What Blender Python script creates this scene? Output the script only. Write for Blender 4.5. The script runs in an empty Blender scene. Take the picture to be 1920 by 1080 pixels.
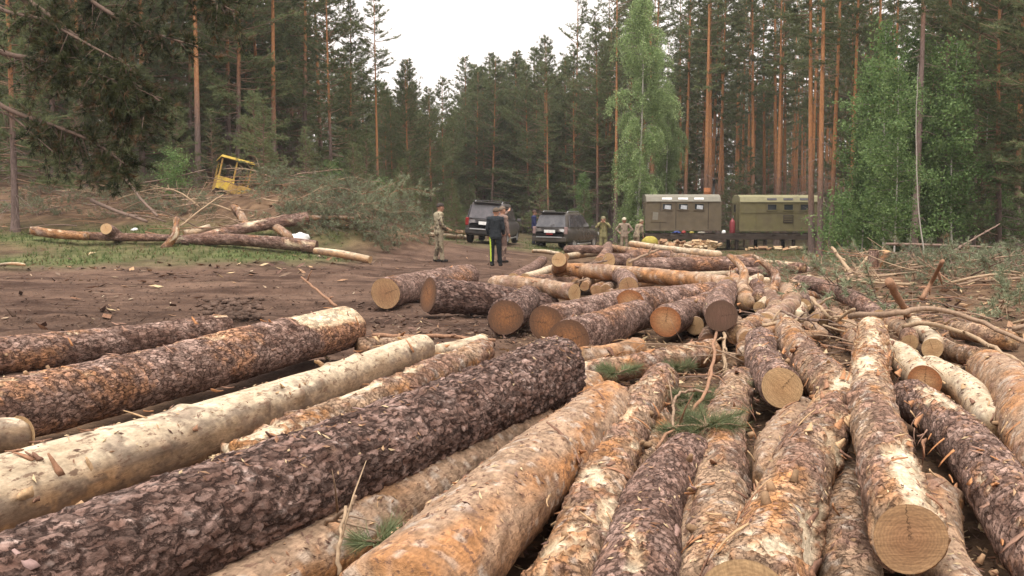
import bpy, bmesh, math, random
import numpy as np
from mathutils import Vector, Matrix, Euler

# ------------------------------------------------------------------ camera, sky, sun, exposure
SC = bpy.context.scene
COL = SC.collection
FPX, HORIZON = 1844.0, 400.0                 # focal length and eye level in pixels of the 1920 x 1080 photograph
CAMZ = 1.6
PITCH = math.atan((540 - HORIZON) / FPX)
cam_data = bpy.data.cameras.new('camera')
cam = bpy.data.objects.new('camera', cam_data); COL.objects.link(cam)
cam_data.sensor_fit = 'HORIZONTAL'
cam_data.angle = 2 * math.atan(960 / FPX)
cam_data.clip_start = 0.05; cam_data.clip_end = 2000
cam.location = (0, 0, CAMZ)
cam.rotation_euler = (math.pi / 2 - PITCH, 0, 0)
SC.camera = cam

SUN_EL, SUN_ROT = math.radians(72), math.radians(200)
world = bpy.data.worlds.new('World'); SC.world = world; world.use_nodes = True
wn = world.node_tree; wn.nodes.clear()
w_out = wn.nodes.new('ShaderNodeOutputWorld'); w_bg = wn.nodes.new('ShaderNodeBackground')
w_sky = wn.nodes.new('ShaderNodeTexSky'); w_sky.sky_type = 'NISHITA'; w_sky.sun_disc = False
w_sky.sun_elevation = SUN_EL; w_sky.sun_rotation = SUN_ROT
w_sky.air_density = 1.0; w_sky.dust_density = 6.0; w_sky.ozone_density = 1.0
w_hs = wn.nodes.new('ShaderNodeHueSaturation'); w_hs.inputs['Saturation'].default_value = 0.10
w_hs.inputs['Value'].default_value = 1.0
w_mix = wn.nodes.new('ShaderNodeMix'); w_mix.data_type = 'RGBA'
w_mix.inputs['Factor'].default_value = 0.6                      # an even cloud layer over the sky
w_mix.inputs['B'].default_value = (10.2, 9.2, 8.6, 1)
wn.links.new(w_sky.outputs['Color'], w_hs.inputs['Color'])
wn.links.new(w_hs.outputs['Color'], w_mix.inputs['A'])
wn.links.new(w_mix.outputs['Result'], w_bg.inputs['Color'])
w_bg.inputs['Strength'].default_value = 0.09
wn.links.new(w_bg.outputs['Background'], w_out.inputs['Surface'])

sun_data = bpy.data.lights.new('sun', 'SUN'); sun = bpy.data.objects.new('sun', sun_data); COL.objects.link(sun)
sun_data.energy = 1.5; sun_data.angle = math.radians(40); sun_data.color = (1.0, 0.94, 0.87)
sun.rotation_euler = (math.pi / 2 - SUN_EL, 0, -SUN_ROT + math.pi)
SC.view_settings.view_transform = 'Standard'; SC.view_settings.look = 'None'
SC.view_settings.gamma = 1.0; SC.view_settings.use_curve_mapping = False
SC.view_settings.exposure = 1.25
SC.cycles.max_bounces = 6; SC.cycles.diffuse_bounces = 3; SC.cycles.transmission_bounces = 4
SC.cycles.transparent_max_bounces = 6; SC.cycles.volume_bounces = 0
SC.cycles.use_denoising = True
SC.render.film_transparent = False

rng = np.random.default_rng(11)
rnd = random.Random(5)

# ------------------------------------------------------------------ noise
def _hash(ix, iy, iz, seed):
    h = (ix.astype(np.int64) * 73856093) ^ (iy.astype(np.int64) * 19349663) ^ (iz.astype(np.int64) * 83492791) ^ (seed * 2654435761)
    h = (h ^ (h >> 13)) & 0xFFFFFFFF
    h = (h * 1274126177) & 0xFFFFFFFF
    h = (h ^ (h >> 16)) & 0xFFFFFFFF
    h = (h * 2246822519) & 0xFFFFFFFF
    h = h ^ (h >> 15)
    return (h & 0xFFFFFF) / float(0x1000000)

def vnoise(x, y, z=None, seed=0):
    x = np.asarray(x, float); y = np.asarray(y, float)
    z = np.zeros_like(x) if z is None else np.asarray(z, float)
    fx, fy, fz = np.floor(x), np.floor(y), np.floor(z)
    tx, ty, tz = x - fx, y - fy, z - fz
    tx = tx * tx * (3 - 2 * tx); ty = ty * ty * (3 - 2 * ty); tz = tz * tz * (3 - 2 * tz)
    out = 0
    for dx in (0, 1):
        wx = tx if dx else 1 - tx
        for dy in (0, 1):
            wy = ty if dy else 1 - ty
            for dz in (0, 1):
                wz = tz if dz else 1 - tz
                out = out + wx * wy * wz * _hash(fx + dx, fy + dy, fz + dz, seed)
    return out * 2 - 1

def fbm(x, y, z=None, seed=0, octv=4, gain=0.5):
    a, s, o = 1.0, 0.0, 0
    f = 1.0
    for k in range(octv):
        o = o + a * vnoise(np.asarray(x) * f, np.asarray(y) * f, None if z is None else np.asarray(z) * f, seed + k * 17)
        s += a; a *= gain; f *= 2.03
    return o / s

def voronoi(u, v, nu, seed=0):
    """Cells in u (wraps after nu cells) and v; F1, F2, a random number per cell and the offset from its seed point."""
    iu, iv = np.floor(u), np.floor(v)
    f1 = np.full(u.shape, 9.0); f2 = np.full(u.shape, 9.0)
    cid = np.zeros(u.shape); ou = np.zeros(u.shape); ov = np.zeros(u.shape)
    z0 = np.zeros_like(u)
    for du in (-1, 0, 1):
        for dv in (-1, 0, 1):
            cu, cv = iu + du, iv + dv
            wu = np.mod(cu, nu)
            px = cu + 0.5 + 0.8 * (_hash(wu, cv, z0, seed) - 0.5)
            py = cv + 0.5 + 0.8 * (_hash(wu, cv, z0 + 1, seed) - 0.5)
            d = np.hypot(u - px, v - py)
            near = d < f1
            f2 = np.where(near, f1, np.minimum(f2, d))
            cid = np.where(near, _hash(wu, cv, z0 + 2, seed), cid)
            ou = np.where(near, u - px, ou); ov = np.where(near, v - py, ov)
            f1 = np.where(near, d, f1)
    return f1, f2, cid, ou, ov

def sstep(a, b, x):
    t = np.clip((np.asarray(x, float) - a) / (b - a), 0, 1)
    return t * t * (3 - 2 * t)

def lerp(a, b, t): return a + (b - a) * t

# ------------------------------------------------------------------ the lie of the land
def ground_z(x, y):
    x = np.asarray(x, float); y = np.asarray(y, float)
    far = sstep(20, 45, y)
    z = far * 0.5 * -np.tanh((x - 1.2) / 4.5)
    slope = np.minimum(sstep(-1.5, -9.5, x), sstep(-0.07, -0.24, x / np.maximum(y, 1.0)))
    bank = slope * (np.clip(y - 25.5 + 0.12 * np.clip(-x - 8, 0, 12), 0, 60) * 0.135)
    z = z + 5.0 * np.tanh(bank / 5.0)
    heap = np.exp(-((x + 6.2 + 0.25 * (y - 34)) / 3.9) ** 2 - ((y - 35.0) / 3.2) ** 2)          # the mound of felling waste
    z = z + 1.25 * heap + 0.35 * np.exp(-((x - 9.5) / 3.0) ** 2 - ((y - 24) / 5.0) ** 2)
    z = z + 0.05 * fbm(x * 0.5, y * 0.5, seed=3) * sstep(3, 12, y)
    road = sstep(-0.8, -2.2, x) * sstep(27, 24, y) * sstep(8, 11, y)
    rut = np.sin((y + 0.22 * x) * 2.3 + 1.2 * fbm(x * 0.22, y * 0.3, seed=8)) * 0.035 + 0.10 * fbm(x * 0.45, y * 1.5, seed=9)
    z = z + road * rut
    return z

def gz(x, y): return float(ground_z(np.array([x]), np.array([y]))[0])

def ray(px, py):
    c, s = math.cos(PITCH), math.sin(PITCH)
    a, b = (px - 960) / FPX, -(py - 540) / FPX
    return np.array([a, c + b * s, -s + b * c])

def at_z(px, py, z):
    d = ray(px, py); t = (z - CAMZ) / d[2]
    return np.array([0, 0, CAMZ]) + d * t

def at_d(px, py, dist):
    d = ray(px, py); t = dist / d[1]
    return np.array([0, 0, CAMZ]) + d * t

def on_ground(px, py, d0=3.0, d1=90.0):
    d = ray(px, py)
    ts = np.linspace(d0, d1, 1500) / d[1]
    P = np.array([0, 0, CAMZ]) + ts[:, None] * d
    below = np.nonzero(P[:, 2] < ground_z(P[:, 0], P[:, 1]))[0]
    p = P[below[0]] if len(below) else P[-1]
    return np.array([p[0], p[1], gz(p[0], p[1])])

def on_ground_many(px, py):
    c, s = math.cos(PITCH), math.sin(PITCH)
    a, b = (np.asarray(px) - 960) / FPX, -(np.asarray(py) - 540) / FPX
    D = np.stack([a, c + b * s, -s + b * c], 1); z = np.zeros(len(D))
    for _ in range(9):
        t = np.clip((z - CAMZ) / np.minimum(D[:, 2], -1e-3), 2, 70); P = np.array([0, 0, CAMZ]) + D * t[:, None]
        z = 0.5 * z + 0.5 * ground_z(P[:, 0], P[:, 1])
    P[:, 2] = ground_z(P[:, 0], P[:, 1]); return P

def stand(px, dist, dz=0.0):
    x = (px - 960) / FPX * dist
    return np.array([x, dist, gz(x, dist) + dz])

# ------------------------------------------------------------------ objects
def tag(o, label=None, cat=None, group=None, kind=None):
    if label: o['label'] = label
    if cat: o['category'] = cat
    if group: o['group'] = group
    if kind: o['kind'] = kind
    return o

def empty(name, loc=(0, 0, 0), rot=(0, 0, 0)):
    o = bpy.data.objects.new(name, None); COL.objects.link(o)
    o.location = loc; o.rotation_euler = rot; o.empty_display_size = 0.2
    return o

def link_mesh(name, me, mat=None, parent=None, loc=None, rot=None):
    o = bpy.data.objects.new(name, me); COL.objects.link(o)
    if mat is not None and not me.materials: me.materials.append(mat)
    if parent is not None: o.parent = parent
    if loc is not None: o.location = loc
    if rot is not None: o.rotation_euler = rot
    return o

def np_mesh(name, V, F, col=None, smooth=True):
    """V (n,3); F a list of index arrays, each (m,3) or (m,4)."""
    V = np.asarray(V, np.float32)
    if isinstance(F, np.ndarray): F = [F]
    F = [np.asarray(f, np.int32) for f in F if len(f)]
    me = bpy.data.meshes.new(name)
    nl = sum(f.size for f in F); nf = sum(len(f) for f in F)
    me.vertices.add(len(V)); me.vertices.foreach_set('co', V.ravel())
    me.loops.add(nl); me.polygons.add(nf)
    me.loops.foreach_set('vertex_index', np.concatenate([f.ravel() for f in F]))
    tot = np.concatenate([np.full(len(f), f.shape[1], np.int32) for f in F])
    start = np.concatenate([[0], np.cumsum(tot)[:-1]]).astype(np.int32)
    me.polygons.foreach_set('loop_start', start)
    try: me.polygons.foreach_set('loop_total', tot)
    except Exception: pass
    me.polygons.foreach_set('use_smooth', np.full(nf, smooth))
    if col is not None:
        col = np.asarray(col, np.float32); c = np.ones((len(V), 4), np.float32); c[:, :col.shape[-1]] = col
        at = me.attributes.new('col', 'FLOAT_COLOR', 'POINT'); at.data.foreach_set('color', c.ravel())
    me.update(calc_edges=True); me.validate()
    return me

class MB:
    """Collects pieces of one mesh."""
    def __init__(self): self.V, self.Q, self.T, self.C, self.n = [], [], [], [], 0
    def add(self, V, F, col=None):
        V = np.asarray(V, float).reshape(-1, 3)
        for f in (F if isinstance(F, list) else [F]):
            f = np.asarray(f, int)
            if not len(f): continue
            (self.Q if f.shape[1] == 4 else self.T).append(f + self.n)
        self.V.append(V)
        c = np.ones((len(V), 3)) if col is None else np.broadcast_to(np.asarray(col, float), (len(V), 3))
        self.C.append(c); self.n += len(V)
        return self
    def box(self, c, s, rot=None, col=None, taper=(1, 1)):
        x, y, z = np.asarray(s, float) / 2
        V = np.array([(-x, -y, -z), (x, -y, -z), (x, y, -z), (-x, y, -z), (-x * taper[0], -y * taper[1], z), (x * taper[0], -y * taper[1], z), (x * taper[0], y * taper[1], z), (-x * taper[0], y * taper[1], z)])
        if rot is not None: V = V @ np.array(Euler(rot).to_matrix()).T
        return self.add(V + np.asarray(c, float), np.array([(3, 2, 1, 0), (4, 5, 6, 7), (0, 1, 5, 4), (1, 2, 6, 5), (2, 3, 7, 6), (3, 0, 4, 7)]), col)
    def tube(self, P, r, n=6, col=None, cap=True):
        V, F = tube_arrays(P, r, n, cap)
        return self.add(V, F, col)
    def mesh(self, name, smooth=False, col=False):
        F = []
        if self.Q: F.append(np.concatenate(self.Q))
        if self.T: F.append(np.concatenate(self.T))
        return np_mesh(name, np.concatenate(self.V), F, np.concatenate(self.C) if col else None, smooth)
    def build(self, name, mat, parent=None, smooth=False, col=False, loc=None, rot=None, bevel=0):
        me = self.mesh(name, smooth, col)
        if bevel:
            bm = bmesh.new(); bm.from_mesh(me)
            bmesh.ops.bevel(bm, geom=bm.edges[:], offset=bevel, segments=2, affect='EDGES', profile=0.6)
            bm.to_mesh(me); bm.free()
            me.polygons.foreach_set('use_smooth', np.full(len(me.polygons), False))
        return link_mesh(name, me, mat, parent, loc, rot)

def frames(P):
    P = np.asarray(P, float)
    T = np.gradient(P, axis=0); T /= np.linalg.norm(T, axis=1)[:, None] + 1e-9
    ref = np.array([0, 0, 1.0]) if abs(T[0][2]) < 0.9 else np.array([1.0, 0, 0])
    N = np.empty_like(T); 
    n = ref - T[0] * (ref @ T[0])
    for i in range(len(P)):
        n = n - T[i] * (n @ T[i]); n = n / (np.linalg.norm(n) + 1e-9); N[i] = n
    return T, N, np.cross(T, N)

def tube_arrays(P, r, n=6, cap=True):
    P = np.asarray(P, float); m = len(P)
    r = np.broadcast_to(np.asarray(r, float), (m,))
    T, N, B = frames(P)
    a = np.linspace(0, 2 * np.pi, n, endpoint=False)
    V = P[:, None, :] + r[:, None, None] * (np.cos(a)[None, :, None] * N[:, None, :] + np.sin(a)[None, :, None] * B[:, None, :])
    V = V.reshape(-1, 3)
    i = np.arange(m - 1)[:, None] * n; j = np.arange(n)[None, :]; k = (j + 1) % n
    Q = np.stack([i + j, i + k, i + n + k, i + n + j], -1).reshape(-1, 4)
    F = [Q]
    if cap:
        V = np.vstack([V, P[0], P[-1]]); c0, c1 = m * n, m * n + 1
        jj = np.arange(n); kk = (jj + 1) % n
        F.append(np.vstack([np.stack([np.full(n, c0), kk, jj], 1), np.stack([np.full(n, c1), (m - 1) * n + jj, (m - 1) * n + kk], 1)]))
    return V, F

def copy_thing(root, loc, rot=(0, 0, 0), scale=1.0):
    r = root.copy(); COL.objects.link(r)
    r.location = loc; r.rotation_euler = rot
    r.scale = (scale,) * 3 if np.isscalar(scale) else scale
    for ch in root.children:
        c = ch.copy(); COL.objects.link(c); c.parent = r
        for g in ch.children:
            d = g.copy(); COL.objects.link(d); d.parent = c
    return r

# ------------------------------------------------------------------ materials
def new_mat(name):
    m = bpy.data.materials.new(name); m.use_nodes = True
    nt = m.node_tree; b = nt.nodes['Principled BSDF']
    return m, nt, b

def nd(nt, kind, **kw):
    n = nt.nodes.new(kind)
    for k, v in kw.items():
        if k in n.inputs: n.inputs[k].default_value = v
        else: setattr(n, k, v)
    return n

def noise_var(nt, coord, scale, lo, hi, detail=4, rough=0.6, stretch=None):
    src = coord
    if stretch:
        mp = nd(nt, 'ShaderNodeMapping'); mp.inputs['Scale'].default_value = stretch
        nt.links.new(coord, mp.inputs['Vector']); src = mp.outputs['Vector']
    n = nd(nt, 'ShaderNodeTexNoise', Scale=scale, Detail=detail, Roughness=rough); nt.links.new(src, n.inputs['Vector'])
    r = nd(nt, 'ShaderNodeMapRange'); r.inputs['From Min'].default_value = 0.3; r.inputs['From Max'].default_value = 0.7
    r.inputs['To Min'].default_value = lo; r.inputs['To Max'].default_value = hi
    nt.links.new(n.outputs['Fac'], r.inputs['Value'])
    return r.outputs['Result'], n.outputs['Fac']

def mul_col(nt, col, fac):
    m = nd(nt, 'ShaderNodeVectorMath', operation='SCALE')
    nt.links.new(col, m.inputs[0]); nt.links.new(fac, m.inputs['Scale'])
    return m.outputs['Vector']

def attr_mat(name, rough=0.85, scale=60, lo=0.75, hi=1.25, bump=0.3, dist=0.004, stretch=None, big=None, spec=0.25, speck=None):
    """Colour from the mesh's own 'col' attribute, broken up by noise, with fine relief."""
    m, nt, b = new_mat(name)
    at = nd(nt, 'ShaderNodeAttribute', attribute_name='col'); tc = nd(nt, 'ShaderNodeTexCoord')
    f, raw = noise_var(nt, tc.outputs['Object'], scale, lo, hi, 6, 0.65, stretch)
    c = mul_col(nt, at.outputs['Color'], f)
    if big:
        f2, _ = noise_var(nt, tc.outputs['Object'], big[0], big[1], big[2], 3)
        c = mul_col(nt, c, f2)
    if speck:                                                       # small dark flecks and flakes: (scale, colour, amount, threshold)
        sn = nd(nt, 'ShaderNodeTexNoise', Scale=speck[0], Detail=5.0, Roughness=0.7); mp = nd(nt, 'ShaderNodeMapping'); mp.inputs['Scale'].default_value = speck[4]
        nt.links.new(tc.outputs['Object'], mp.inputs['Vector']); nt.links.new(mp.outputs['Vector'], sn.inputs['Vector'])
        sr = nd(nt, 'ShaderNodeMapRange'); sr.inputs['From Min'].default_value = speck[3]; sr.inputs['From Max'].default_value = speck[3] + 0.07; sr.inputs['To Max'].default_value = speck[2]
        nt.links.new(sn.outputs['Fac'], sr.inputs['Value'])
        sx = nd(nt, 'ShaderNodeMix', data_type='RGBA'); sx.inputs['B'].default_value = (*speck[1], 1)
        nt.links.new(sr.outputs['Result'], sx.inputs['Factor']); nt.links.new(c, sx.inputs['A']); c = sx.outputs['Result']
    nt.links.new(c, b.inputs['Base Color'])
    b.inputs['Roughness'].default_value = rough; b.inputs['Specular IOR Level'].default_value = spec
    if bump:
        bp = nd(nt, 'ShaderNodeBump', Strength=bump, Distance=dist)
        nt.links.new(raw, bp.inputs['Height']); nt.links.new(bp.outputs['Normal'], b.inputs['Normal'])
    return m

def plain_mat(name, col, rough=0.6, metal=0.0, scale=12, lo=0.85, hi=1.12, bump=0.0, spec=0.4, stretch=None, dirt=None):
    m, nt, b = new_mat(name)
    tc = nd(nt, 'ShaderNodeTexCoord')
    rgb = nd(nt, 'ShaderNodeRGB'); rgb.outputs[0].default_value = (*col, 1)
    f, raw = noise_var(nt, tc.outputs['Object'], scale, lo, hi, 5, 0.6, stretch)
    c = mul_col(nt, rgb.outputs[0], f)
    if dirt:
        mx = nd(nt, 'ShaderNodeMix', data_type='RGBA'); mx.inputs['B'].default_value = (*dirt[0], 1)
        f2, _ = noise_var(nt, tc.outputs['Object'], dirt[1], 0.0, dirt[2], 6, 0.7)
        nt.links.new(f2, mx.inputs['Factor']); nt.links.new(c, mx.inputs['A']); c = mx.outputs['Result']
    nt.links.new(c, b.inputs['Base Color'])
    b.inputs['Roughness'].default_value = rough; b.inputs['Metallic'].default_value = metal; b.inputs['Specular IOR Level'].default_value = spec
    if bump:
        bp = nd(nt, 'ShaderNodeBump', Strength=bump, Distance=0.01)
        nt.links.new(raw, bp.inputs['Height']); nt.links.new(bp.outputs['Normal'], b.inputs['Normal'])
    return m

def leaf_mat(name, c1, c2, trans=0.3, rough=0.6):
    """Two greens mixed by the per-tuft number stored in 'col', plus light passing through."""
    m, nt, b = new_mat(name)
    at = nd(nt, 'ShaderNodeAttribute', attribute_name='col')
    sp = nd(nt, 'ShaderNodeSeparateColor'); nt.links.new(at.outputs['Color'], sp.inputs[0])
    oi = nd(nt, 'ShaderNodeObjectInfo')
    mx = nd(nt, 'ShaderNodeMix', data_type='RGBA'); mx.inputs['A'].default_value = (*c1, 1); mx.inputs['B'].default_value = (*c2, 1)
    nt.links.new(sp.outputs[0], mx.inputs['Factor'])
    r = nd(nt, 'ShaderNodeMapRange'); r.inputs['To Min'].default_value = 0.75; r.inputs['To Max'].default_value = 1.3
    nt.links.new(oi.outputs['Random'], r.inputs['Value'])
    c = mul_col(nt, mx.outputs['Result'], r.outputs['Result'])
    br = nd(nt, 'ShaderNodeMix', data_type='RGBA'); br.inputs['B'].default_value = (0.15, 0.08, 0.04, 1)   # dry brown needles
    nt.links.new(sp.outputs[1], br.inputs['Factor']); nt.links.new(c, br.inputs['A']); c = br.outputs['Result']
    nt.links.new(c, b.inputs['Base Color']); b.inputs['Roughness'].default_value = rough; b.inputs['Specular IOR Level'].default_value = 0.25
    if trans:
        t = nd(nt, 'ShaderNodeBsdfTranslucent'); nt.links.new(c, t.inputs['Color'])
        ms = nd(nt, 'ShaderNodeMixShader'); ms.inputs[0].default_value = trans
        out = nt.nodes['Material Output']
        nt.links.new(b.outputs[0], ms.inputs[1]); nt.links.new(t.outputs[0], ms.inputs[2]); nt.links.new(ms.outputs[0], out.inputs['Surface'])
    return m
# ------------------------------------------------------------------ ground
M_ground = attr_mat('soil', rough=0.95, scale=22, lo=0.72, hi=1.3, bump=0.9, dist=0.03, big=(2.2, 0.8, 1.2), spec=0.1)

def slash_mask(x, y):
    """1 where felling litter (bark, twigs, sawdust) covers the soil."""
    return np.clip(sstep(-0.6, 1.2, x - 0.02 * (y - 12)) + sstep(9.5, 7.5, y) + sstep(0.35, 0.8, ground_z(x, y)), 0, 1)

def grass_mask(x, y):
    z = ground_z(x, y)
    left = sstep(0.10, 0.35, z) * sstep(1.6, 0.9, z) * sstep(-3.5, -6, x)
    back = sstep(38, 44, y) * sstep(0.5, -0.5, np.abs(x - 1.0) - 4.5) * 0.8
    right = sstep(8, 11, x) * sstep(30, 34, y) * 0.6
    return np.clip((left + back + right) * (0.55 + 0.9 * fbm(x * 0.6, y * 0.6, seed=21)), 0, 1)

def build_ground():
    ys = np.concatenate([np.arange(-6, 2, 0.5), np.arange(2, 30, 0.085), np.arange(30, 60, 0.35), np.arange(60, 130, 2.0), np.geomspace(130, 900, 20)])
    u = np.linspace(-1, 1, 330)
    xs = 26 * u + 30 * u ** 5 + 700 * u ** 31
    X, Y = np.meshgrid(xs, ys)
    X = X + rng.normal(0, 0.01, X.shape)
    Z = ground_z(X, Y)
    near = sstep(45, 25, Y)
    lump = fbm(X * 2.2, Y * 2.2, seed=5, octv=4)
    Z = Z + near * (0.05 * lump + 0.022 * fbm(X * 9, Y * 9, seed=6, octv=2)) - 0.02
    V = np.stack([X, Y, Z], -1).reshape(-1, 3)
    ny, nx = X.shape
    i = np.arange(ny - 1)[:, None] * nx + np.arange(nx - 1)[None, :]
    Q = np.stack([i, i + 1, i + nx + 1, i + nx], -1).reshape(-1, 4)
    x, y = V[:, 0], V[:, 1]
    n1 = fbm(x * 0.8, y * 1.6, seed=31)[:, None]; n2 = fbm(x * 3.5, y * 5, seed=32)[:, None]; n3 = fbm(x * 11, y * 13, seed=33, octv=3)[:, None]
    n4 = fbm(x * 0.35 + 0.3 * y, y * 3.2, seed=36, octv=3)[:, None]
    soil = lerp(np.array([0.055, 0.032, 0.023]), np.array([0.135, 0.085, 0.061]), np.clip(0.5 + 0.6 * n1 + 0.5 * n2 + 0.8 * n4, 0, 1))
    litter = lerp(np.array([0.055, 0.032, 0.021]), np.array([0.18, 0.115, 0.07]), np.clip(0.45 + 0.5 * n2 + 0.8 * n3, 0, 1))
    forest = lerp(np.array([0.06, 0.045, 0.03]), np.array([0.12, 0.095, 0.05]), np.clip(0.5 + 0.7 * n1 + 0.5 * n3, 0, 1))
    grass = lerp(np.array([0.05, 0.075, 0.022]), np.array([0.13, 0.145, 0.06]), np.clip(0.5 + 0.7 * n2 + 0.6 * n3, 0, 1))
    c = lerp(soil, litter, slash_mask(x, y)[:, None])
    c = lerp(c, grass, grass_mask(x, y)[:, None])
    c = lerp(c, forest, sstep(52, 62, y)[:, None])
    o = link_mesh('ground', np_mesh('ground', V, Q, c), M_ground)
    tag(o, 'bare brown soil of the muddy clearing and forest floor', None, None, 'structure')
build_ground()
# ------------------------------------------------------------------ logs
def bark_mat(name, vscale, zs, width, crack, bump, dist, lo, hi, nscale=70, rough=0.9, warp=0.13):
    """The mesh's own colours cut up by a net of cracks between plates; alpha 0 marks stripped wood without cracks."""
    m, nt, b = new_mat(name)
    at = nd(nt, 'ShaderNodeAttribute', attribute_name='col'); tc = nd(nt, 'ShaderNodeTexCoord')
    wn_ = nd(nt, 'ShaderNodeTexNoise', Scale=11.0, Detail=6.0, Roughness=0.75); nt.links.new(tc.outputs['Object'], wn_.inputs['Vector'])
    sc_ = nd(nt, 'ShaderNodeVectorMath', operation='SCALE'); sc_.inputs['Scale'].default_value = warp; nt.links.new(wn_.outputs['Color'], sc_.inputs[0])
    ad = nd(nt, 'ShaderNodeVectorMath', operation='ADD'); nt.links.new(tc.outputs['Object'], ad.inputs[0]); nt.links.new(sc_.outputs[0], ad.inputs[1])
    mp = nd(nt, 'ShaderNodeMapping'); mp.inputs['Scale'].default_value = (1, 1, zs); nt.links.new(ad.outputs[0], mp.inputs['Vector'])
    v1 = nd(nt, 'ShaderNodeTexVoronoi', feature='DISTANCE_TO_EDGE', Scale=vscale); v2 = nd(nt, 'ShaderNodeTexVoronoi', feature='F1', Scale=vscale)
    for v in (v1, v2): nt.links.new(mp.outputs['Vector'], v.inputs['Vector'])
    ck = nd(nt, 'ShaderNodeMapRange', interpolation_type='SMOOTHSTEP'); ck.inputs['From Max'].default_value = width; nt.links.new(v1.outputs['Distance'], ck.inputs['Value'])
    iv = nd(nt, 'ShaderNodeMath', operation='SUBTRACT'); iv.inputs[0].default_value = 1.0; nt.links.new(ck.outputs['Result'], iv.inputs[1])
    gap = nd(nt, 'ShaderNodeTexNoise', Scale=21.0, Detail=3.0); nt.links.new(tc.outputs['Object'], gap.inputs['Vector'])          # cracks open and close along their length
    gr = nd(nt, 'ShaderNodeMapRange'); gr.inputs['From Min'].default_value = 0.36; gr.inputs['From Max'].default_value = 0.58; nt.links.new(gap.outputs['Fac'], gr.inputs['Value'])
    a0 = nd(nt, 'ShaderNodeMath', operation='MULTIPLY'); nt.links.new(iv.outputs[0], a0.inputs[0]); nt.links.new(gr.outputs['Result'], a0.inputs[1])
    am = nd(nt, 'ShaderNodeMath', operation='MULTIPLY'); nt.links.new(a0.outputs[0], am.inputs[0]); nt.links.new(at.outputs['Alpha'], am.inputs[1])
    sp = nd(nt, 'ShaderNodeSeparateColor'); nt.links.new(v2.outputs['Color'], sp.inputs[0])
    cr = nd(nt, 'ShaderNodeMapRange'); cr.inputs['To Min'].default_value = lo; cr.inputs['To Max'].default_value = hi; nt.links.new(sp.outputs[0], cr.inputs['Value'])
    f, raw = noise_var(nt, tc.outputs['Object'], nscale, 0.55, 1.42, 6, 0.7, (1, 1, 0.55))
    c = mul_col(nt, at.outputs['Color'], f); c = mul_col(nt, c, cr.outputs['Result'])
    mx = nd(nt, 'ShaderNodeMix', data_type='RGBA'); mx.inputs['B'].default_value = (*crack, 1)
    k = nd(nt, 'ShaderNodeMath', operation='MULTIPLY'); k.inputs[1].default_value = 0.85; nt.links.new(am.outputs[0], k.inputs[0])
    nt.links.new(k.outputs[0], mx.inputs['Factor']); nt.links.new(c, mx.inputs['A']); nt.links.new(mx.outputs['Result'], b.inputs['Base Color'])
    b.inputs['Roughness'].default_value = rough; b.inputs['Specular IOR Level'].default_value = 0.15
    h = nd(nt, 'ShaderNodeMath', operation='MULTIPLY_ADD'); h.inputs[1].default_value = -1.0; nt.links.new(am.outputs[0], h.inputs[0])
    h2 = nd(nt, 'ShaderNodeMath', operation='MULTIPLY_ADD'); h2.inputs[1].default_value = 0.8; nt.links.new(raw, h2.inputs[0]); nt.links.new(sp.outputs[1], h2.inputs[2]); nt.links.new(h2.outputs[0], h.inputs[2])
    bp = nd(nt, 'ShaderNodeBump', Strength=bump, Distance=dist); nt.links.new(h.outputs[0], bp.inputs['Height']); nt.links.new(bp.outputs['Normal'], b.inputs['Normal'])
    return m
M_plate = bark_mat('plate_bark', 34, 0.26, 0.17, (0.04, 0.02, 0.015), 1.0, 0.02, 0.5, 1.55, 60, warp=0.085)
M_bark = bark_mat('scaly_bark', 36, 0.33, 0.14, (0.06, 0.028, 0.019), 0.95, 0.014, 0.55, 1.45, 75, warp=0.085)
M_skin = attr_mat('thin_bark', rough=0.85, scale=75, lo=0.62, hi=1.28, bump=1.0, dist=0.009, stretch=(1, 1, 0.4), big=(7, 0.82, 1.15), spec=0.18, speck=(34, (0.13, 0.072, 0.05), 0.85, 0.55, (1, 1, 0.55)))
M_bare = attr_mat('stripped_wood', rough=0.8, scale=60, lo=0.7, hi=1.2, bump=0.6, dist=0.006, stretch=(1, 1, 0.45), big=(8, 0.78, 1.15), spec=0.2, speck=(30, (0.15, 0.09, 0.06), 0.85, 0.555, (1, 1, 0.38)))
M_pink = bark_mat('flaky_bark', 27, 0.5, 0.075, (0.13, 0.066, 0.042), 0.9, 0.013, 0.72, 1.28, 60)
M_flap = attr_mat('bark_shred', rough=0.85, scale=40, lo=0.7, hi=1.3, bump=0.3, dist=0.003, spec=0.15)

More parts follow.
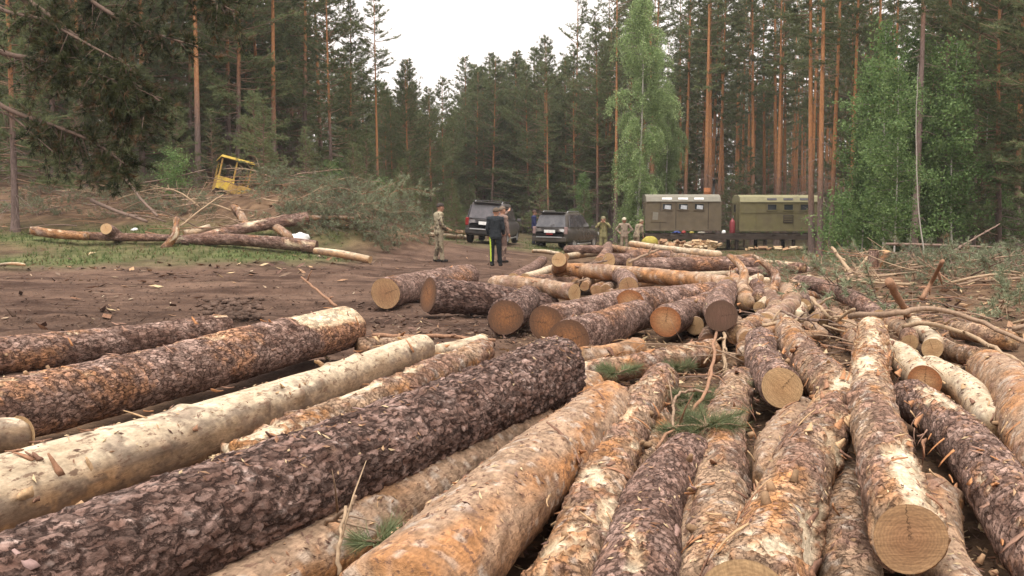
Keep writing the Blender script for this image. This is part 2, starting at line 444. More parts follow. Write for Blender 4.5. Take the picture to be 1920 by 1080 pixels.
def face_mat(name, c_core, c_rim, dirt=0.35):
    m, nt, b = new_mat(name)
    tc = nd(nt, 'ShaderNodeTexCoord'); at = nd(nt, 'ShaderNodeAttribute', attribute_name='col')
    sp = nd(nt, 'ShaderNodeSeparateColor'); nt.links.new(at.outputs['Color'], sp.inputs[0])     # red: distance from the pith
    wob = nd(nt, 'ShaderNodeTexNoise', Scale=9.0, Detail=2.0); nt.links.new(tc.outputs['Object'], wob.inputs['Vector'])
    ad = nd(nt, 'ShaderNodeMath', operation='MULTIPLY_ADD'); ad.inputs[1].default_value = 0.12
    nt.links.new(wob.outputs['Fac'], ad.inputs[0]); nt.links.new(sp.outputs[0], ad.inputs[2])
    sn = nd(nt, 'ShaderNodeMath', operation='MULTIPLY'); sn.inputs[1].default_value = 70.0; nt.links.new(ad.outputs[0], sn.inputs[0])
    si = nd(nt, 'ShaderNodeMath', operation='SINE'); nt.links.new(sn.outputs[0], si.inputs[0])
    rg = nd(nt, 'ShaderNodeMapRange'); rg.inputs['From Min'].default_value = -1; rg.inputs['To Min'].default_value = 0.84; rg.inputs['To Max'].default_value = 1.07
    nt.links.new(si.outputs[0], rg.inputs['Value'])
    mx = nd(nt, 'ShaderNodeMix', data_type='RGBA'); mx.inputs['A'].default_value = (*c_core, 1); mx.inputs['B'].default_value = (*c_rim, 1)
    cr = nd(nt, 'ShaderNodeMapRange'); cr.inputs['From Min'].default_value = 0.35; cr.inputs['From Max'].default_value = 1.0
    nt.links.new(ad.outputs[0], cr.inputs['Value']); nt.links.new(cr.outputs['Result'], mx.inputs['Factor'])
    c = mul_col(nt, mx.outputs['Result'], rg.outputs['Result'])
    f, raw = noise_var(nt, tc.outputs['Object'], 9, 0.66, 1.22, 6, 0.65, (1.6, 0.14, 1.0))          # saw marks
    c = mul_col(nt, c, f)
    f2, _ = noise_var(nt, tc.outputs['Object'], 7, 0.0, dirt, 6, 0.7)
    dm = nd(nt, 'ShaderNodeMix', data_type='RGBA'); dm.inputs['B'].default_value = (0.10, 0.055, 0.035, 1)
    nt.links.new(f2, dm.inputs['Factor']); nt.links.new(c, dm.inputs['A'])
    nt.links.new(dm.outputs['Result'], b.inputs['Base Color']); b.inputs['Roughness'].default_value = 0.85; b.inputs['Specular IOR Level'].default_value = 0.2
    xyz = nd(nt, 'ShaderNodeSeparateXYZ'); nt.links.new(tc.outputs['Object'], xyz.inputs[0])
    w2 = nd(nt, 'ShaderNodeMath', operation='MULTIPLY_ADD'); w2.inputs[1].default_value = 0.34; nt.links.new(wob.outputs['Fac'], w2.inputs[0]); nt.links.new(xyz.outputs['Y'], w2.inputs[2])
    w3 = nd(nt, 'ShaderNodeMath', operation='SUBTRACT'); w3.inputs[1].default_value = 0.17; nt.links.new(w2.outputs[0], w3.inputs[0]); w4 = nd(nt, 'ShaderNodeMath', operation='ABSOLUTE'); nt.links.new(w3.outputs[0], w4.inputs[0])
    w5 = nd(nt, 'ShaderNodeMapRange'); w5.inputs['From Min'].default_value = 0.010; w5.inputs['From Max'].default_value = 0.028; w5.inputs['To Min'].default_value = 0.75; w5.inputs['To Max'].default_value = 0.0; nt.links.new(w4.outputs[0], w5.inputs['Value'])
    gt = nd(nt, 'ShaderNodeMapRange'); gt.inputs['From Min'].default_value = -0.15; gt.inputs['From Max'].default_value = 0.1; nt.links.new(xyz.outputs['X'], gt.inputs['Value'])
    w6 = nd(nt, 'ShaderNodeMath', operation='MULTIPLY'); nt.links.new(w5.outputs['Result'], w6.inputs[0]); nt.links.new(gt.outputs['Result'], w6.inputs[1])
    sx = nd(nt, 'ShaderNodeMix', data_type='RGBA'); sx.inputs['B'].default_value = (0.06, 0.033, 0.02, 1); nt.links.new(w6.outputs[0], sx.inputs['Factor']); nt.links.new(dm.outputs['Result'], sx.inputs['A']); nt.links.new(sx.outputs['Result'], b.inputs['Base Color'])
    bp = nd(nt, 'ShaderNodeBump', Strength=0.4, Distance=0.004); nt.links.new(raw, bp.inputs['Height']); nt.links.new(bp.outputs['Normal'], b.inputs['Normal'])
    return m
FACE = {'fresh': face_mat('sawn_wood_fresh', (0.50, 0.31, 0.155), (0.54, 0.36, 0.19), 0.45),
        'orange': face_mat('sawn_wood_orange', (0.52, 0.29, 0.14), (0.36, 0.135, 0.05), 0.6),
        'muddy': face_mat('sawn_wood_muddy', (0.34, 0.15, 0.06), (0.13, 0.07, 0.042), 1.0),
        'dark': face_mat('sawn_wood_dark', (0.15, 0.085, 0.06), (0.11, 0.065, 0.045), 0.5),
        'brown': face_mat('sawn_wood_brown', (0.37, 0.205, 0.105), (0.44, 0.27, 0.14), 0.5)}

PALE = np.array([0.66, 0.50, 0.325]); CREAM = np.array([0.76, 0.635, 0.46])

def log_surface(style, u, v, r, L, seed, peel, endpeel=0):
    """u: angle (rad, 90 deg is up), v: metres along. Returns displacement and colour."""
    circ = 2 * np.pi * r
    x, y, z = np.cos(u) * r * 1.0, np.sin(u) * r * 1.0, v
    def cells(su, sv, sd):
        nu = max(5, int(round(circ / su)))
        w = 0.35 * fbm(x * 9, y * 9, z * 5, seed=sd + 5, octv=2)
        return voronoi(np.mod(u / (2 * np.pi), 1) * nu + w, v / sv + w, nu, sd)
    n_lo = fbm(x * 3, y * 3, z * 1.2, seed=seed + 1, octv=3)
    n_md = fbm(x * 11, y * 11, z * 6, seed=seed + 2, octv=3)
    n_hi = fbm(x * 40, y * 40, z * 22, seed=seed + 3, octv=3)
    streak = fbm(x * 22, y * 22, z * 2.2, seed=seed + 4, octv=3)
    one = np.ones(u.shape + (1,)); pm = np.zeros(u.shape)
    if style == 'plate':
        f1, f2, cid, ou, ov = cells(0.052, 0.125, seed)
        g1, g2, gid, pu, pv = cells(0.030, 0.052, seed + 50)
        k1, k2, kid, qu, qv = cells(0.017, 0.030, seed + 70)
        edge = sstep(0.0, 0.22, f2 - f1); edge2 = sstep(0.0, 0.16, g2 - g1); edge3 = sstep(0.0, 0.2, k2 - k1)
        tilt = ou * (np.modf(cid * 7.3)[0] - 0.5) + ov * (np.modf(cid * 13.1)[0] - 0.5) * 1.4
        tilt2 = pu * (np.modf(gid * 7.3)[0] - 0.5) + pv * (np.modf(gid * 13.1)[0] - 0.5)
        h = 0.013 * edge * (0.4 + 0.7 * cid) + 0.012 * tilt * edge + (0.004 * gid + 0.009 * tilt2) * edge2 + 0.003 * kid * edge3 + 0.004 * n_hi + 0.012 * n_lo
        h = h * (1 + 0.7 * sstep(2.6, 0.6, v))
        a = lerp(np.array([0.125, 0.072, 0.055]), np.array([0.32, 0.22, 0.185]), np.clip(0.42 + 0.25 * (kid - 0.5) + 0.5 * n_md + 0.35 * n_hi + 0.4 * streak, 0, 1)[..., None])
        a = lerp(a, np.array([0.44, 0.35, 0.31]), (sstep(0.93, 0.99, kid + 0.2 * n_md) * edge3 * 0.6)[..., None])
        c = lerp(np.array([0.085, 0.042, 0.031]) * one, a, np.clip(0.35 + 0.65 * edge, 0, 1)[..., None])
    elif style in ('scale', 'dark'):
        f1, f2, cid, ou, ov = cells(0.045, 0.07, seed)
        edge = sstep(0.0, 0.22, f2 - f1)
        tilt = ou * (np.modf(cid * 7.3)[0] - 0.5) + ov * (np.modf(cid * 13.1)[0] - 0.5)
        k = 1.0 if style == 'scale' else 0.6
        h = k * (0.006 * edge * (0.5 + cid) + 0.006 * tilt + 0.005 * n_hi) + 0.008 * n_lo
        a = lerp(np.array([0.15, 0.088, 0.065]), np.array([0.45, 0.315, 0.26]), np.clip(0.42 + 0.35 * (cid - 0.5) + 0.75 * n_md + 0.35 * n_hi, 0, 1)[..., None])
        a = lerp(a, np.array([0.46, 0.22, 0.10]), (sstep(0.12, 0.5, n_lo + 0.5 * n_hi) * (0.65 if style == 'scale' else 0.25))[..., None])
        c = lerp(np.array([0.115, 0.06, 0.045]) * one, a, (0.35 + 0.65 * edge)[..., None])
        if style == 'dark': c = c * np.array([0.90, 0.88, 0.88])
    elif style in ('tan', 'pink'):
        f1, f2, cid, ou, ov = cells(0.034, 0.055, seed)
        edge = sstep(0.0, 0.16, f2 - f1)
        patch = fbm(x * 6, y * 6, z * 1.6, seed=seed + 8, octv=4); patch2 = fbm(x * 5, y * 5, z * 2.0, seed=seed + 9, octv=4)
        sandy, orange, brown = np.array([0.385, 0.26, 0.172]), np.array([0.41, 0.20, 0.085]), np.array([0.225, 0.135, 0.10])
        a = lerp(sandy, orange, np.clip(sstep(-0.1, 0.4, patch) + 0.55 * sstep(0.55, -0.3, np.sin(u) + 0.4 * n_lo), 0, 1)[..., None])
        thr = 0.30 if style == 'tan' else 0.02
        dark = sstep(thr, thr + 0.16, patch2 + 0.25 * n_hi + 0.15 * (cid - 0.5))
        h = 0.004 * n_hi + 0.016 * n_lo + 0.004 * edge * cid + 0.006 * n_md + 0.011 * dark * (0.4 + edge * cid)
        a = lerp(a, lerp(brown * 0.75, brown * 1.25, cid[..., None]), (dark * 0.85)[..., None])
        a = a * (0.74 + 0.42 * cid + 0.30 * n_md + 0.22 * n_hi)[..., None]
        a = lerp(a, np.array([0.52, 0.45, 0.38]), (sstep(0.80, 0.95, np.modf(cid * 5.7)[0]) * edge * 0.6)[..., None])
        c = a * (0.66 + 0.34 * edge)[..., None] * (0.94 if style == 'tan' else 0.95)
    else:                                              # 'bare': bark stripped, weathered streaks
        h = 0.004 * streak + 0.016 * n_lo + 0.0025 * n_hi + 0.004 * n_md
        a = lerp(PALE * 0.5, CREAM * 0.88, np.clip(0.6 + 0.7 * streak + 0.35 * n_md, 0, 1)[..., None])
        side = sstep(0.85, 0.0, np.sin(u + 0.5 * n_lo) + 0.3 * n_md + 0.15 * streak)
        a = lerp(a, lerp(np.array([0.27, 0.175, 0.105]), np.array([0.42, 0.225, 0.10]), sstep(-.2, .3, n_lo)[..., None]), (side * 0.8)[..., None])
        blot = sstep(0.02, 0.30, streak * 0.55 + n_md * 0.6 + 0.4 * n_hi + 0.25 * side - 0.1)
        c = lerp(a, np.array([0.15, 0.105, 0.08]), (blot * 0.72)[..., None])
    if (peel > 0 or endpeel > 0) and style != 'bare':                   # torn strips where pale wood shows
        pn = fbm(x * 6.5, y * 6.5, z * 1.9, seed=seed + 60, octv=5, gain=0.6) + 0.22 * streak + 0.16 * n_hi + 0.20 * (np.sin(u) - 0.5)
        pn = pn + (0.9 * sstep(endpeel, endpeel * 0.4, v + 0.5 * n_lo) * sstep(0.1, 0.7, np.sin(u) + 0.3 * n_md) if endpeel else 0)
        thr = 0.62 - 0.95 * peel
        pm = sstep(thr, thr + 0.05, pn)
        wood = lerp(PALE * 0.55, CREAM * 0.85, np.clip(0.5 + 0.7 * streak + 0.4 * n_md, 0, 1)[..., None])
        wood = lerp(wood, np.array([0.44, 0.22, 0.09]), (sstep(0.0, 0.5, n_lo - 0.4 * n_md) * 0.5)[..., None])
        rim = sstep(thr - 0.10, thr - 0.02, pn) * (1 - pm)
        c = lerp(c, np.array([0.36, 0.17, 0.075]), (rim * 0.6)[..., None])
        c = lerp(c, wood, pm[..., None]); h = h * (1 - 0.7 * pm) - 0.011 * pm + 0.008 * rim
    return h, c, pm

FACE_MESH = {}
def face_mesh(seed, n=28):
    key = seed % 6
    if key in FACE_MESH: return FACE_MESH[key]
    a = np.linspace(0, 2 * np.pi, n, endpoint=False)
    V, C = [[0, 0, 0.004]], [[0, 0, 0]]
    for q in (0.3, 0.6, 0.85, 1.0):
        rr = q * (1 + 0.03 * np.sin(2 * a + key) + 0.02 * np.sin(3 * a + 2 * key))
        zz = 0.006 * fbm(rr * np.cos(a) * 3, rr * np.sin(a) * 3, seed=key) * (q < 1)
        V += list(np.stack([rr * np.cos(a), rr * np.sin(a), zz], 1)); C += [[q, 0, 0]] * n
    j = np.arange(n); k = (j + 1) % n
    T = np.stack([np.zeros(n, int), 1 + j, 1 + k], 1)
    Q = np.concatenate([np.stack([1 + i * n + j, 1 + (i + 1) * n + j, 1 + (i + 1) * n + k, 1 + i * n + k], 1) for i in range(3)])
    FACE_MESH[key] = np_mesh('cut_face', V, [Q, T], C)
    return FACE_MESH[key]

LOGS = []
def log(label, p0, p1, r0, r1, style='scale', face=(None, None), peel=0.0, bend=0.03, seed=None, flaps=0, knots=0, group=None, name='pine_log', res=3.6, cat='log', cap=40000, endpeel=0):
    p0, p1 = np.asarray(p0, float), np.asarray(p1, float)
    seed = len(LOGS) * 7 + 3 if seed is None else seed
    lr = random.Random(seed * 31 + 1)
    ax = p1 - p0; L = float(np.linalg.norm(ax)); ax /= L
    q = Vector(ax).to_track_quat('Z', 'Y'); Mrot = np.array(q.to_matrix())
    if Mrot[2, 1] < 0: q = q @ Euler((0, 0, math.pi)).to_quaternion(); Mrot = np.array(q.to_matrix())
    d0, d1 = max(2.6, np.linalg.norm(p0 - [0, 0, CAMZ])), max(2.6, np.linalg.norm(p1 - [0, 0, CAMZ]))
    s0, s1 = res * d0 / 983, res * d1 / 983
    nl = int(np.clip(L / math.sqrt(s0 * s1), 8, 900)); na = int(np.clip(2 * np.pi * max(r0, r1) / min(s0, s1) * 0.8, 12, 110))
    if nl * na > cap: k = math.sqrt(cap / (nl * na)); nl = int(nl * k); na = int(na * k)
    t = np.linspace(0, 1, nl + 1)
    if abs(s1 - s0) > 1e-4: t = s0 * ((s1 / s0) ** t - 1) / (s1 - s0)       # finer towards the camera
    ang = np.linspace(0, 2 * np.pi, na, endpoint=False)
    ang = ang - 0.38 * np.cos(ang + np.pi * 0.0) if na > 30 else ang          # denser on the upper side
    U, T = np.meshgrid(ang, t)
    Vm = T * L
    rad = lerp(r0, r1, T)
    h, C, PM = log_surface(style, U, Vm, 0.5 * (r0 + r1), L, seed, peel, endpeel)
    rr_ = 0.5 * (r0 + r1); gx, gy = np.cos(U) * rr_, np.sin(U) * rr_
    rad = rad * (1 + 0.03 * np.sin(2 * U + seed) + 0.02 * np.sin(3 * U + 2 * seed + Vm) + 0.035 * fbm(gx * 5, gy * 5, Vm * 1.7, seed=seed + 40, octv=3)) + h
    for _ in range(knots + (3 if flaps > 7 else 0)):
        ku, kv = lr.uniform(0.2, 2.9), lr.uniform(0.08, 0.92) * L
        du = np.abs(np.mod(U - ku + np.pi, 2 * np.pi) - np.pi) * rad
        g = np.exp(-(du ** 2 / 0.0016 + (Vm - kv) ** 2 / 0.004)); rad = rad + lr.uniform(.015, .04) * g
        C = lerp(C, np.array([0.20, 0.12, 0.08]), (0.7 * sstep(0.55, 0.9, g))[..., None])
    ends = np.minimum(Vm, L - Vm)
    rad = rad - 0.012 * np.exp(-ends / 0.012)
    bend = bend * 2.2
    ragged = np.exp(-ends / 0.02) * 0.03 * np.abs(fbm(gx * 28, gy * 28, seed=seed + 44, octv=3)) * np.where(Vm < L / 2, 1, -1)
    bx = bend * (np.sin(np.pi * T) * math.cos(seed) + 0.35 * np.sin(2 * np.pi * T + seed)); bx = bx - lerp(bx[0, 0], bx[-1, 0], T)
    by = bend * 0.6 * np.sin(np.pi * T) * math.sin(seed * 1.7)
    V = np.stack([rad * np.cos(U) + bx, rad * np.sin(U) + by, Vm + ragged], -1).reshape(-1, 3)
    i = np.arange(nl)[:, None] * na; j = np.arange(na)[None, :]; k = (j + 1) % na
    Q = np.stack([i + j, i + k, i + na + k, i + na + j], -1).reshape(-1, 4)
    # plain end closures just inside the rim (the sawn faces sit on them)
    V = np.vstack([V, [0, 0, 0.004], [0, 0, L - 0.004]]); c0, c1 = (nl + 1) * na, (nl + 1) * na + 1
    jj = np.arange(na); kk = (jj + 1) % na
    Tt = np.vstack([np.stack([np.full(na, c0), kk, jj], 1), np.stack([np.full(na, c1), nl * na + jj, nl * na + kk], 1)])
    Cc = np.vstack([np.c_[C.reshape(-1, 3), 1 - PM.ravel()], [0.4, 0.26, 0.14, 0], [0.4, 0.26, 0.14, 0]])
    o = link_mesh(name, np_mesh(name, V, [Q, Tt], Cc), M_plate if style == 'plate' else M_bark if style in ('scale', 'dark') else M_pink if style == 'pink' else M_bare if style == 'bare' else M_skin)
    o.location = p0; o.rotation_mode = 'QUATERNION'; o.rotation_quaternion = q
    tag(o, label, cat, group)
    for e, f in enumerate(face):
        if not f: continue
        c = link_mesh('cut_face', face_mesh(seed + e).copy(), FACE[f], o)
        c.data.materials.clear(); c.data.materials.append(FACE[f])
        rr = (r0 if e == 0 else r1) * (0.975 if style != 'plate' else 1.0)
        c.scale = (rr, rr, 1)
        c.location = (0, 0, -0.004 if e == 0 else L + 0.004)
        c.rotation_euler = (math.pi, 0, lr.uniform(0, 3)) if e == 0 else (0, 0, lr.uniform(0, 3))
    for _ in range(int(flaps * 1.7)):
        add_flap(o, lr, r0, r1, L, style)
    for _ in range(max(0, flaps // 4)):                    # short branch stubs
        t = lr.uniform(.06, .94); r = lerp(r0, r1, t); u = lr.uniform(-.2, 3.3); l = lr.uniform(.006, .03); w = lr.uniform(.009, .018)
        a = np.array([math.cos(u), math.sin(u), lr.uniform(.1, .7)]); p = np.array([math.cos(u) * (r - .02), math.sin(u) * (r - .02), t * L])
        mb = MB(); mb.tube(np.array([p, p + a * (.02 + l * .5), p + a * (.02 + l)]), np.array([w * 1.5, w, w * .85]), 8, np.array([.30, .19, .11]) * lr.uniform(.6, 1.2)); mb.build('branch_stub', M_flap, o, True, True)
    LOGS.append(o)
    return o

def add_flap(o, lr, r0, r1, L, style):
    """A torn strip of bark curling off the log."""
    band = [0.06, 0.2, 0.33, 0.47, 0.6, 0.74, 0.88]
    t = min(0.98, max(0.01, lr.choice(band) + lr.gauss(0, 0.035))) if lr.random() < 0.7 else lr.uniform(0.02, 0.97)
    r = lerp(r0, r1, t) + 0.003
    u0 = lr.uniform(0.0, 3.1); w = lr.uniform(0.006, 0.022); ln = lr.uniform(0.04, 0.16); lift = lr.uniform(0.003, 0.04)
    if style in ('pink', 'tan') and lr.random() < 0.3: u0 = lr.choice([lr.uniform(-.1, .7), lr.uniform(2.4, 3.2)]); ln *= 1.6; lift *= 1.6; w *= 1.5
    across = lr.random() < 0.55
    m = 5; V = []
    for i in range(m):
        s = i / (m - 1)
        hgt = r + lift * (s ** 2) + 0.003; ww = w * (1 - 0.75 * s * s) * (0.7 + 0.6 * lr.random())
        for e in (-1, 1):
            for dz in (0.0, -0.005):
                if across: u = u0 + s * ln / r * 0.8; z = t * L + e * ww + 0.03 * s
                else: u = u0 + e * ww / r; z = t * L + s * ln
                V.append(((hgt + dz) * math.cos(u), (hgt + dz) * math.sin(u), z))
    F = []
    for i in range(m - 1):
        a, b = i * 4, i * 4 + 4
        F += [(a, a + 2, b + 2, b), (a + 1, b + 1, b + 3, a + 3), (a, b, b + 1, a + 1), (a + 2, a + 3, b + 3, b + 2)]
    F += [(0, 1, 3, 2), (m * 4 - 4, m * 4 - 2, m * 4 - 1, m * 4 - 3)]
    pal = {'plate': [(0.3, 0.2, 0.18), (0.16, 0.09, 0.07)], 'scale': [(0.30, 0.18, 0.13), (0.46, 0.22, 0.10)], 'dark': [(0.28, 0.18, 0.15), (0.40, 0.2, 0.1)]}
    c = lr.choice(pal.get(style, [(0.36, 0.18, 0.09), (0.28, 0.15, 0.09), (0.45, 0.30, 0.17), (0.20, 0.11, 0.075)]))
    f = link_mesh('bark_flap', np_mesh('bark_flap', V, np.array(F), np.array(c)), M_flap, o)
    return f

def lz(label, a, b, r0, r1=None, style='scale', **kw):
    """Ends given where they are seen in the photograph, with the height of the log's middle above the soil."""
    p0, p1 = at_z(*a), at_z(*b)
    return log(label, p0, p1, r0, r1 or r0, style, **kw)

# --- the big logs in front
lz('low brown log along the muddy track, behind the thick scaly log', (425, 614, .19), (-90, 676, .19), .165, .195, 'scale', bend=.03, flaps=8, knots=2, peel=.12)
lz('thick scaly reddish-grey log with a pale torn right end beside the muddy track', (652, 612, .31), (-150, 806, .31), .245, .20, 'scale', peel=.2, endpeel=1.6, flaps=16, knots=3, bend=.02)
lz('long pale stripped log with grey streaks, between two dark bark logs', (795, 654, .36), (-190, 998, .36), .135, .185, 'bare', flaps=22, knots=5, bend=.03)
lz('huge dark log with deeply cracked plate bark slanting across the front', (1042, 697, .45), (-230, 1236, .45), .24, .185, 'plate', flaps=12, bend=.02, cap=62000)
lz('pinkish peeled log wedged behind the huge cracked-bark log', (905, 660, .22), (440, 872, .2), .13, .13, 'pink', peel=.45, flaps=10)
lz('tan log lowest in the gap under the huge cracked-bark log', (1105, 722, .2), (395, 1175, .17), .125, .17, 'tan', flaps=12, knots=2, peel=.1)
lz('fat sandy-tan log in the middle front, smooth thin bark', (1143, 757, .3), (730, 1165, .3), .165, .215, 'tan', flaps=14, knots=1, bend=.02, cap=55000)
lz('slender reddish log with torn cream patches, right of the fat sandy-tan log', (1243, 710, .21), (1040, 1135, .21), .125, .13, 'pink', peel=.42, flaps=24, knots=3)
lz('short dark purple-grey log with fine even bark below the pine sprig', (1292, 852, .21), (1175, 1165, .21), .135, .165, 'dark', flaps=5, peel=.06)
lz('brown shredded log to the right of the dark purple-grey one', (1390, 716, .19), (1338, 1135, .17), .125, .15, 'pink', flaps=22, peel=.12, knots=2)
lz('thick flaking log leaning into the pile behind the cream-patched log', (1478, 622, .28), (1602, 778, .28), .17, .165, 'pink', flaps=20, peel=.15)
lz('log with long cream torn patches and a cut end at the bottom edge', (1398, 1138, .33), (1584, 737, .35), .165, .145, 'pink', face=('fresh', None), peel=.55, flaps=26, knots=2, cap=50000)
lz('upright-looking long grey log, round sawn end facing the viewer at lower right', (1706, 1010, .42), (1634, 618, .42), .132, .145, 'pink', face=('brown', 'brown'), peel=.42, flaps=26, knots=2, cap=46000)
lz('purple-grey log running off the lower right corner with worn bare flank', (1703, 745, .24), (2025, 1122, .24), .14, .15, 'scale', peel=.3, flaps=14, knots=1)
lz('smooth orange-tan log end at the right border above the purple-grey log', (1852, 692, .28), (2000, 915, .28), .175, .18, 'tan', flaps=12, face=('fresh', None))
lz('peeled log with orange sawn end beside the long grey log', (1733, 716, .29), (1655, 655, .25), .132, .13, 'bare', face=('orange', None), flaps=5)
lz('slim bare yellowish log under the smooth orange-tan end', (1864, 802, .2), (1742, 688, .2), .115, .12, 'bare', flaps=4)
lz('small log with round yellow sawn end, smaller of the twin ends', (1706, 643, .26), (1655, 598, .22), .088, .09, 'pink', face=('fresh', None), flaps=2)
lz('small log with bright round sawn end, larger of the twin ends', (1748, 654, .26), (1712, 606, .26), .106, .1, 'bare', face=('fresh', None), flaps=2)
lz('stubby dark brown log beside the twin yellow ends', (1830, 670, .17), (1757, 645, .17), .1, .1, 'pink', flaps=2)
lz('log with broad pale sawn end facing the viewer, right of the pine sprig', (1466, 727, .33), (1424, 640, .29), .152, .15, 'scale', face=('fresh', None), flaps=8, peel=.1)
lz('tan log half hidden below the broad pale sawn end', (1452, 905, .12), (1500, 770, .12), .12, .12, 'tan', flaps=10)
lz('rust-tan log deep between the purple-grey log and the long grey log', (1830, 1160, .12), (1745, 930, .12), .13, .13, 'tan', flaps=8)
lz('shaded reddish log at the bottom between cream-patched and long grey logs', (1622, 1160, .1), (1585, 900, .1), .13, .12, 'pink', flaps=12)
lz('tan log buried at the bottom edge between purple-grey bark and cream patches', (1262, 1180, .08), (1345, 860, .08), .12, .12, 'tan', flaps=6)
lz('reddish log nearly hidden under the slender torn log', (1120, 960, .08), (1230, 790, .08), .11, .11, 'pink', flaps=6)
lz('short yellow log butt poking in at the left border', (35, 815, .2), (-70, 850, .2), .12, .13, 'bare', face=('fresh', None))
lz('reddish split log lying crosswise behind the pine sprig', (1078, 700, .13), (1337, 660, .15), .115, .13, 'pink', peel=.3, flaps=8)
lz('short tan log lying crosswise under the muddy sawn ends', (1088, 670, .14), (1199, 652, .14), .11, .115, 'tan', flaps=4)
lz('short pinkish log in the mud behind the pale stripped log', (668, 648, .12), (768, 642, .12), .1, .09, 'pink', flaps=4)
lz('peeled pinkish log end behind the tip of the pale stripped log', (820, 662, .14), (905, 640, .14), .09, .1, 'bare', flaps=2)

# --- the cross-piled butts in the middle
lz('leftmost thick butt of the middle pile with oval yellow sawn end', (723, 550, .28), (880, 516, .28), .26, .24, 'scale', face=('brown', None), flaps=5)
lz('thick dark butt with cracked orange sawn end, second in the middle pile', (803, 553, .36), (1038, 577, .06), .275, .2, 'plate', face=('muddy', None), flaps=4)
lz('orange-tan log lying crosswise behind the thick dark butts', (1077, 549, .34), (925, 533, .36), .14, .15, 'tan', face=('fresh', None), flaps=3)
lz('dark butt with glossy reddish-brown sawn end in the middle of the pile', (948, 595, .27), (992, 556, .16), .225, .2, 'plate', face=('muddy', None), flaps=3)
lz('dark butt with half-hidden muddy end, left of the lowest butt', (1024, 606, .27), (1172, 566, .27), .225, .19, 'scale', face=('muddy', None), flaps=4)
lz('lowest muddy butt in front of the middle pile', (1067, 638, .25), (1200, 590, .25), .235, .2, 'scale', face=('muddy', None), flaps=4)
lz('dark butt with bright orange round end above the crosswise reddish log', (1182, 572, .33), (1365, 546, .26), .225, .19, 'scale', face=('orange', None), flaps=5)
lz('grey-bark butt with orange round end pointing down to the viewer', (1248, 603, .28), (1352, 560, .3), .195, .175, 'scale', face=('orange', None), flaps=4)
lz('small pale log end between orange butt and dark round butt', (1303, 611, .14), (1338, 583, .14), .12, .12, 'tan', face=('fresh', None), flaps=2)
lz('log with dark brown round end resting above the thin stake', (1352, 592, .42), (1364, 538, .34), .187, .17, 'scale', face=('dark', None), flaps=3)
lz('little brown log end below the small pale one', (1328, 641, .1), (1345, 606, .1), .1, .1, 'pink', face=('muddy', None))
lz('reddish small log end behind the thin stake', (1372, 634, .1), (1376, 600, .1), .09, .09, 'pink', face=('muddy', None))
lz('log with tan round end just above the bright orange butt', (1178, 538, .38), (1146, 512, .36), .165, .15, 'scale', face=('brown', None), flaps=2)
lz('long straight tan log laid across the pile, cut end on its right', (1365, 534, .42), (1050, 506, .42), .142, .155, 'tan', face=('fresh', None), flaps=12, knots=3)
log('short log tilted up on the pile with bright yellow round end', at_d(1048, 487, 18.2), at_d(1046, 509, 21.5), .135, .14, 'tan', face=('fresh', None))
lz('dark reddish log laid across the pile behind the long tan one', (1180, 498, .45), (1374, 493, .47), .17, .155, 'scale', face=('fresh', 'dark'), flaps=4)
lz('long thin cream pole on top at the back of the pile', (1182, 457, .62), (1348, 479, .5), .1, .125, 'bare', flaps=3, name='bare_pole', cat='pole')
lz('reddish pole slanting under the long cream pole', (1136, 463, .45), (1312, 488, .4), .12, .12, 'pink', flaps=3)
lz('short fat grey log block with rounded end at the back of the pile', (1142, 488, .5), (1176, 486, .5), .18, .17, 'dark', face=('fresh', None))
lz('brown log at the back of the pile near the grey block', (1176, 478, .42), (1260, 480, .42), .15, .15, 'scale')
lz('stumpy log leaning over the back of the pile, tan end down', (1125, 493, .38), (1141, 460, .48), .155, .14, 'scale', face=('brown', None))
lz('grey log behind the stumpy leaning log', (1060, 468, .35), (1150, 470, .35), .15, .14, 'dark')
lz('thin yellow slab at the far edge of the pile by the car', (1000, 471, .2), (1050, 477, .25), .07, .075, 'bare', face=('fresh', 'fresh'))
lz('mauve log with pale bare top, back right of the pile', (1368, 492, .3), (1508, 504, .26), .14, .135, 'dark', peel=.4)
lz('long low brown log with orange end, back right of the pile', (1524, 509, .15), (1372, 511, .16), .13, .13, 'scale', face=('orange', None))
lz('short log with small yellow round end under the slanting pole', (1418, 526, .24), (1366, 515, .26), .085, .085, 'tan', face=('fresh', None))
log('crooked grey pole slanting steeply down over the pile, right of the long tan log', at_d(1413, 480, 16.6), at_d(1450, 553, 15.6), .05, .11, 'pink', bend=.1, flaps=3, name='bare_pole', cat='pole')
log('crooked pale pole slanting down beside the cut end of the long tan log', at_d(1367, 479, 17.2), at_d(1397, 552, 15.8), .05, .12, 'tan', bend=.12, flaps=3, name='bare_pole', cat='pole')
lz('greyish log at the far left of the pile, pointing to the men', (963, 524, .22), (1018, 488, .22), .14, .14, 'dark', face=('fresh', None))
lz('yellowish peeled log beside the greyish far-left one', (984, 523, .2), (1036, 504, .2), .125, .115, 'bare', face=('fresh', None))
lz('small pale log end under the upturned yellow-ended log', (1060, 527, .22), (1062, 508, .25), .11, .1, 'bare', face=('brown', None))
for q, (x, y, r) in enumerate([(1078, 532, .085), (1096, 537, .09), (1040, 527, .09), (1110, 530, .09), (1118, 545, .1), (1136, 543, .1), (1142, 556, .11)]):
    lz('short pale log stub packed under the long straight tan log', (x, y, .2), (x + 8 + 4 * q, y - 17, .22), r, r, rnd.choice(['bare', 'tan', 'pink']), face=('brown', None), group='stubs under the long tan log')

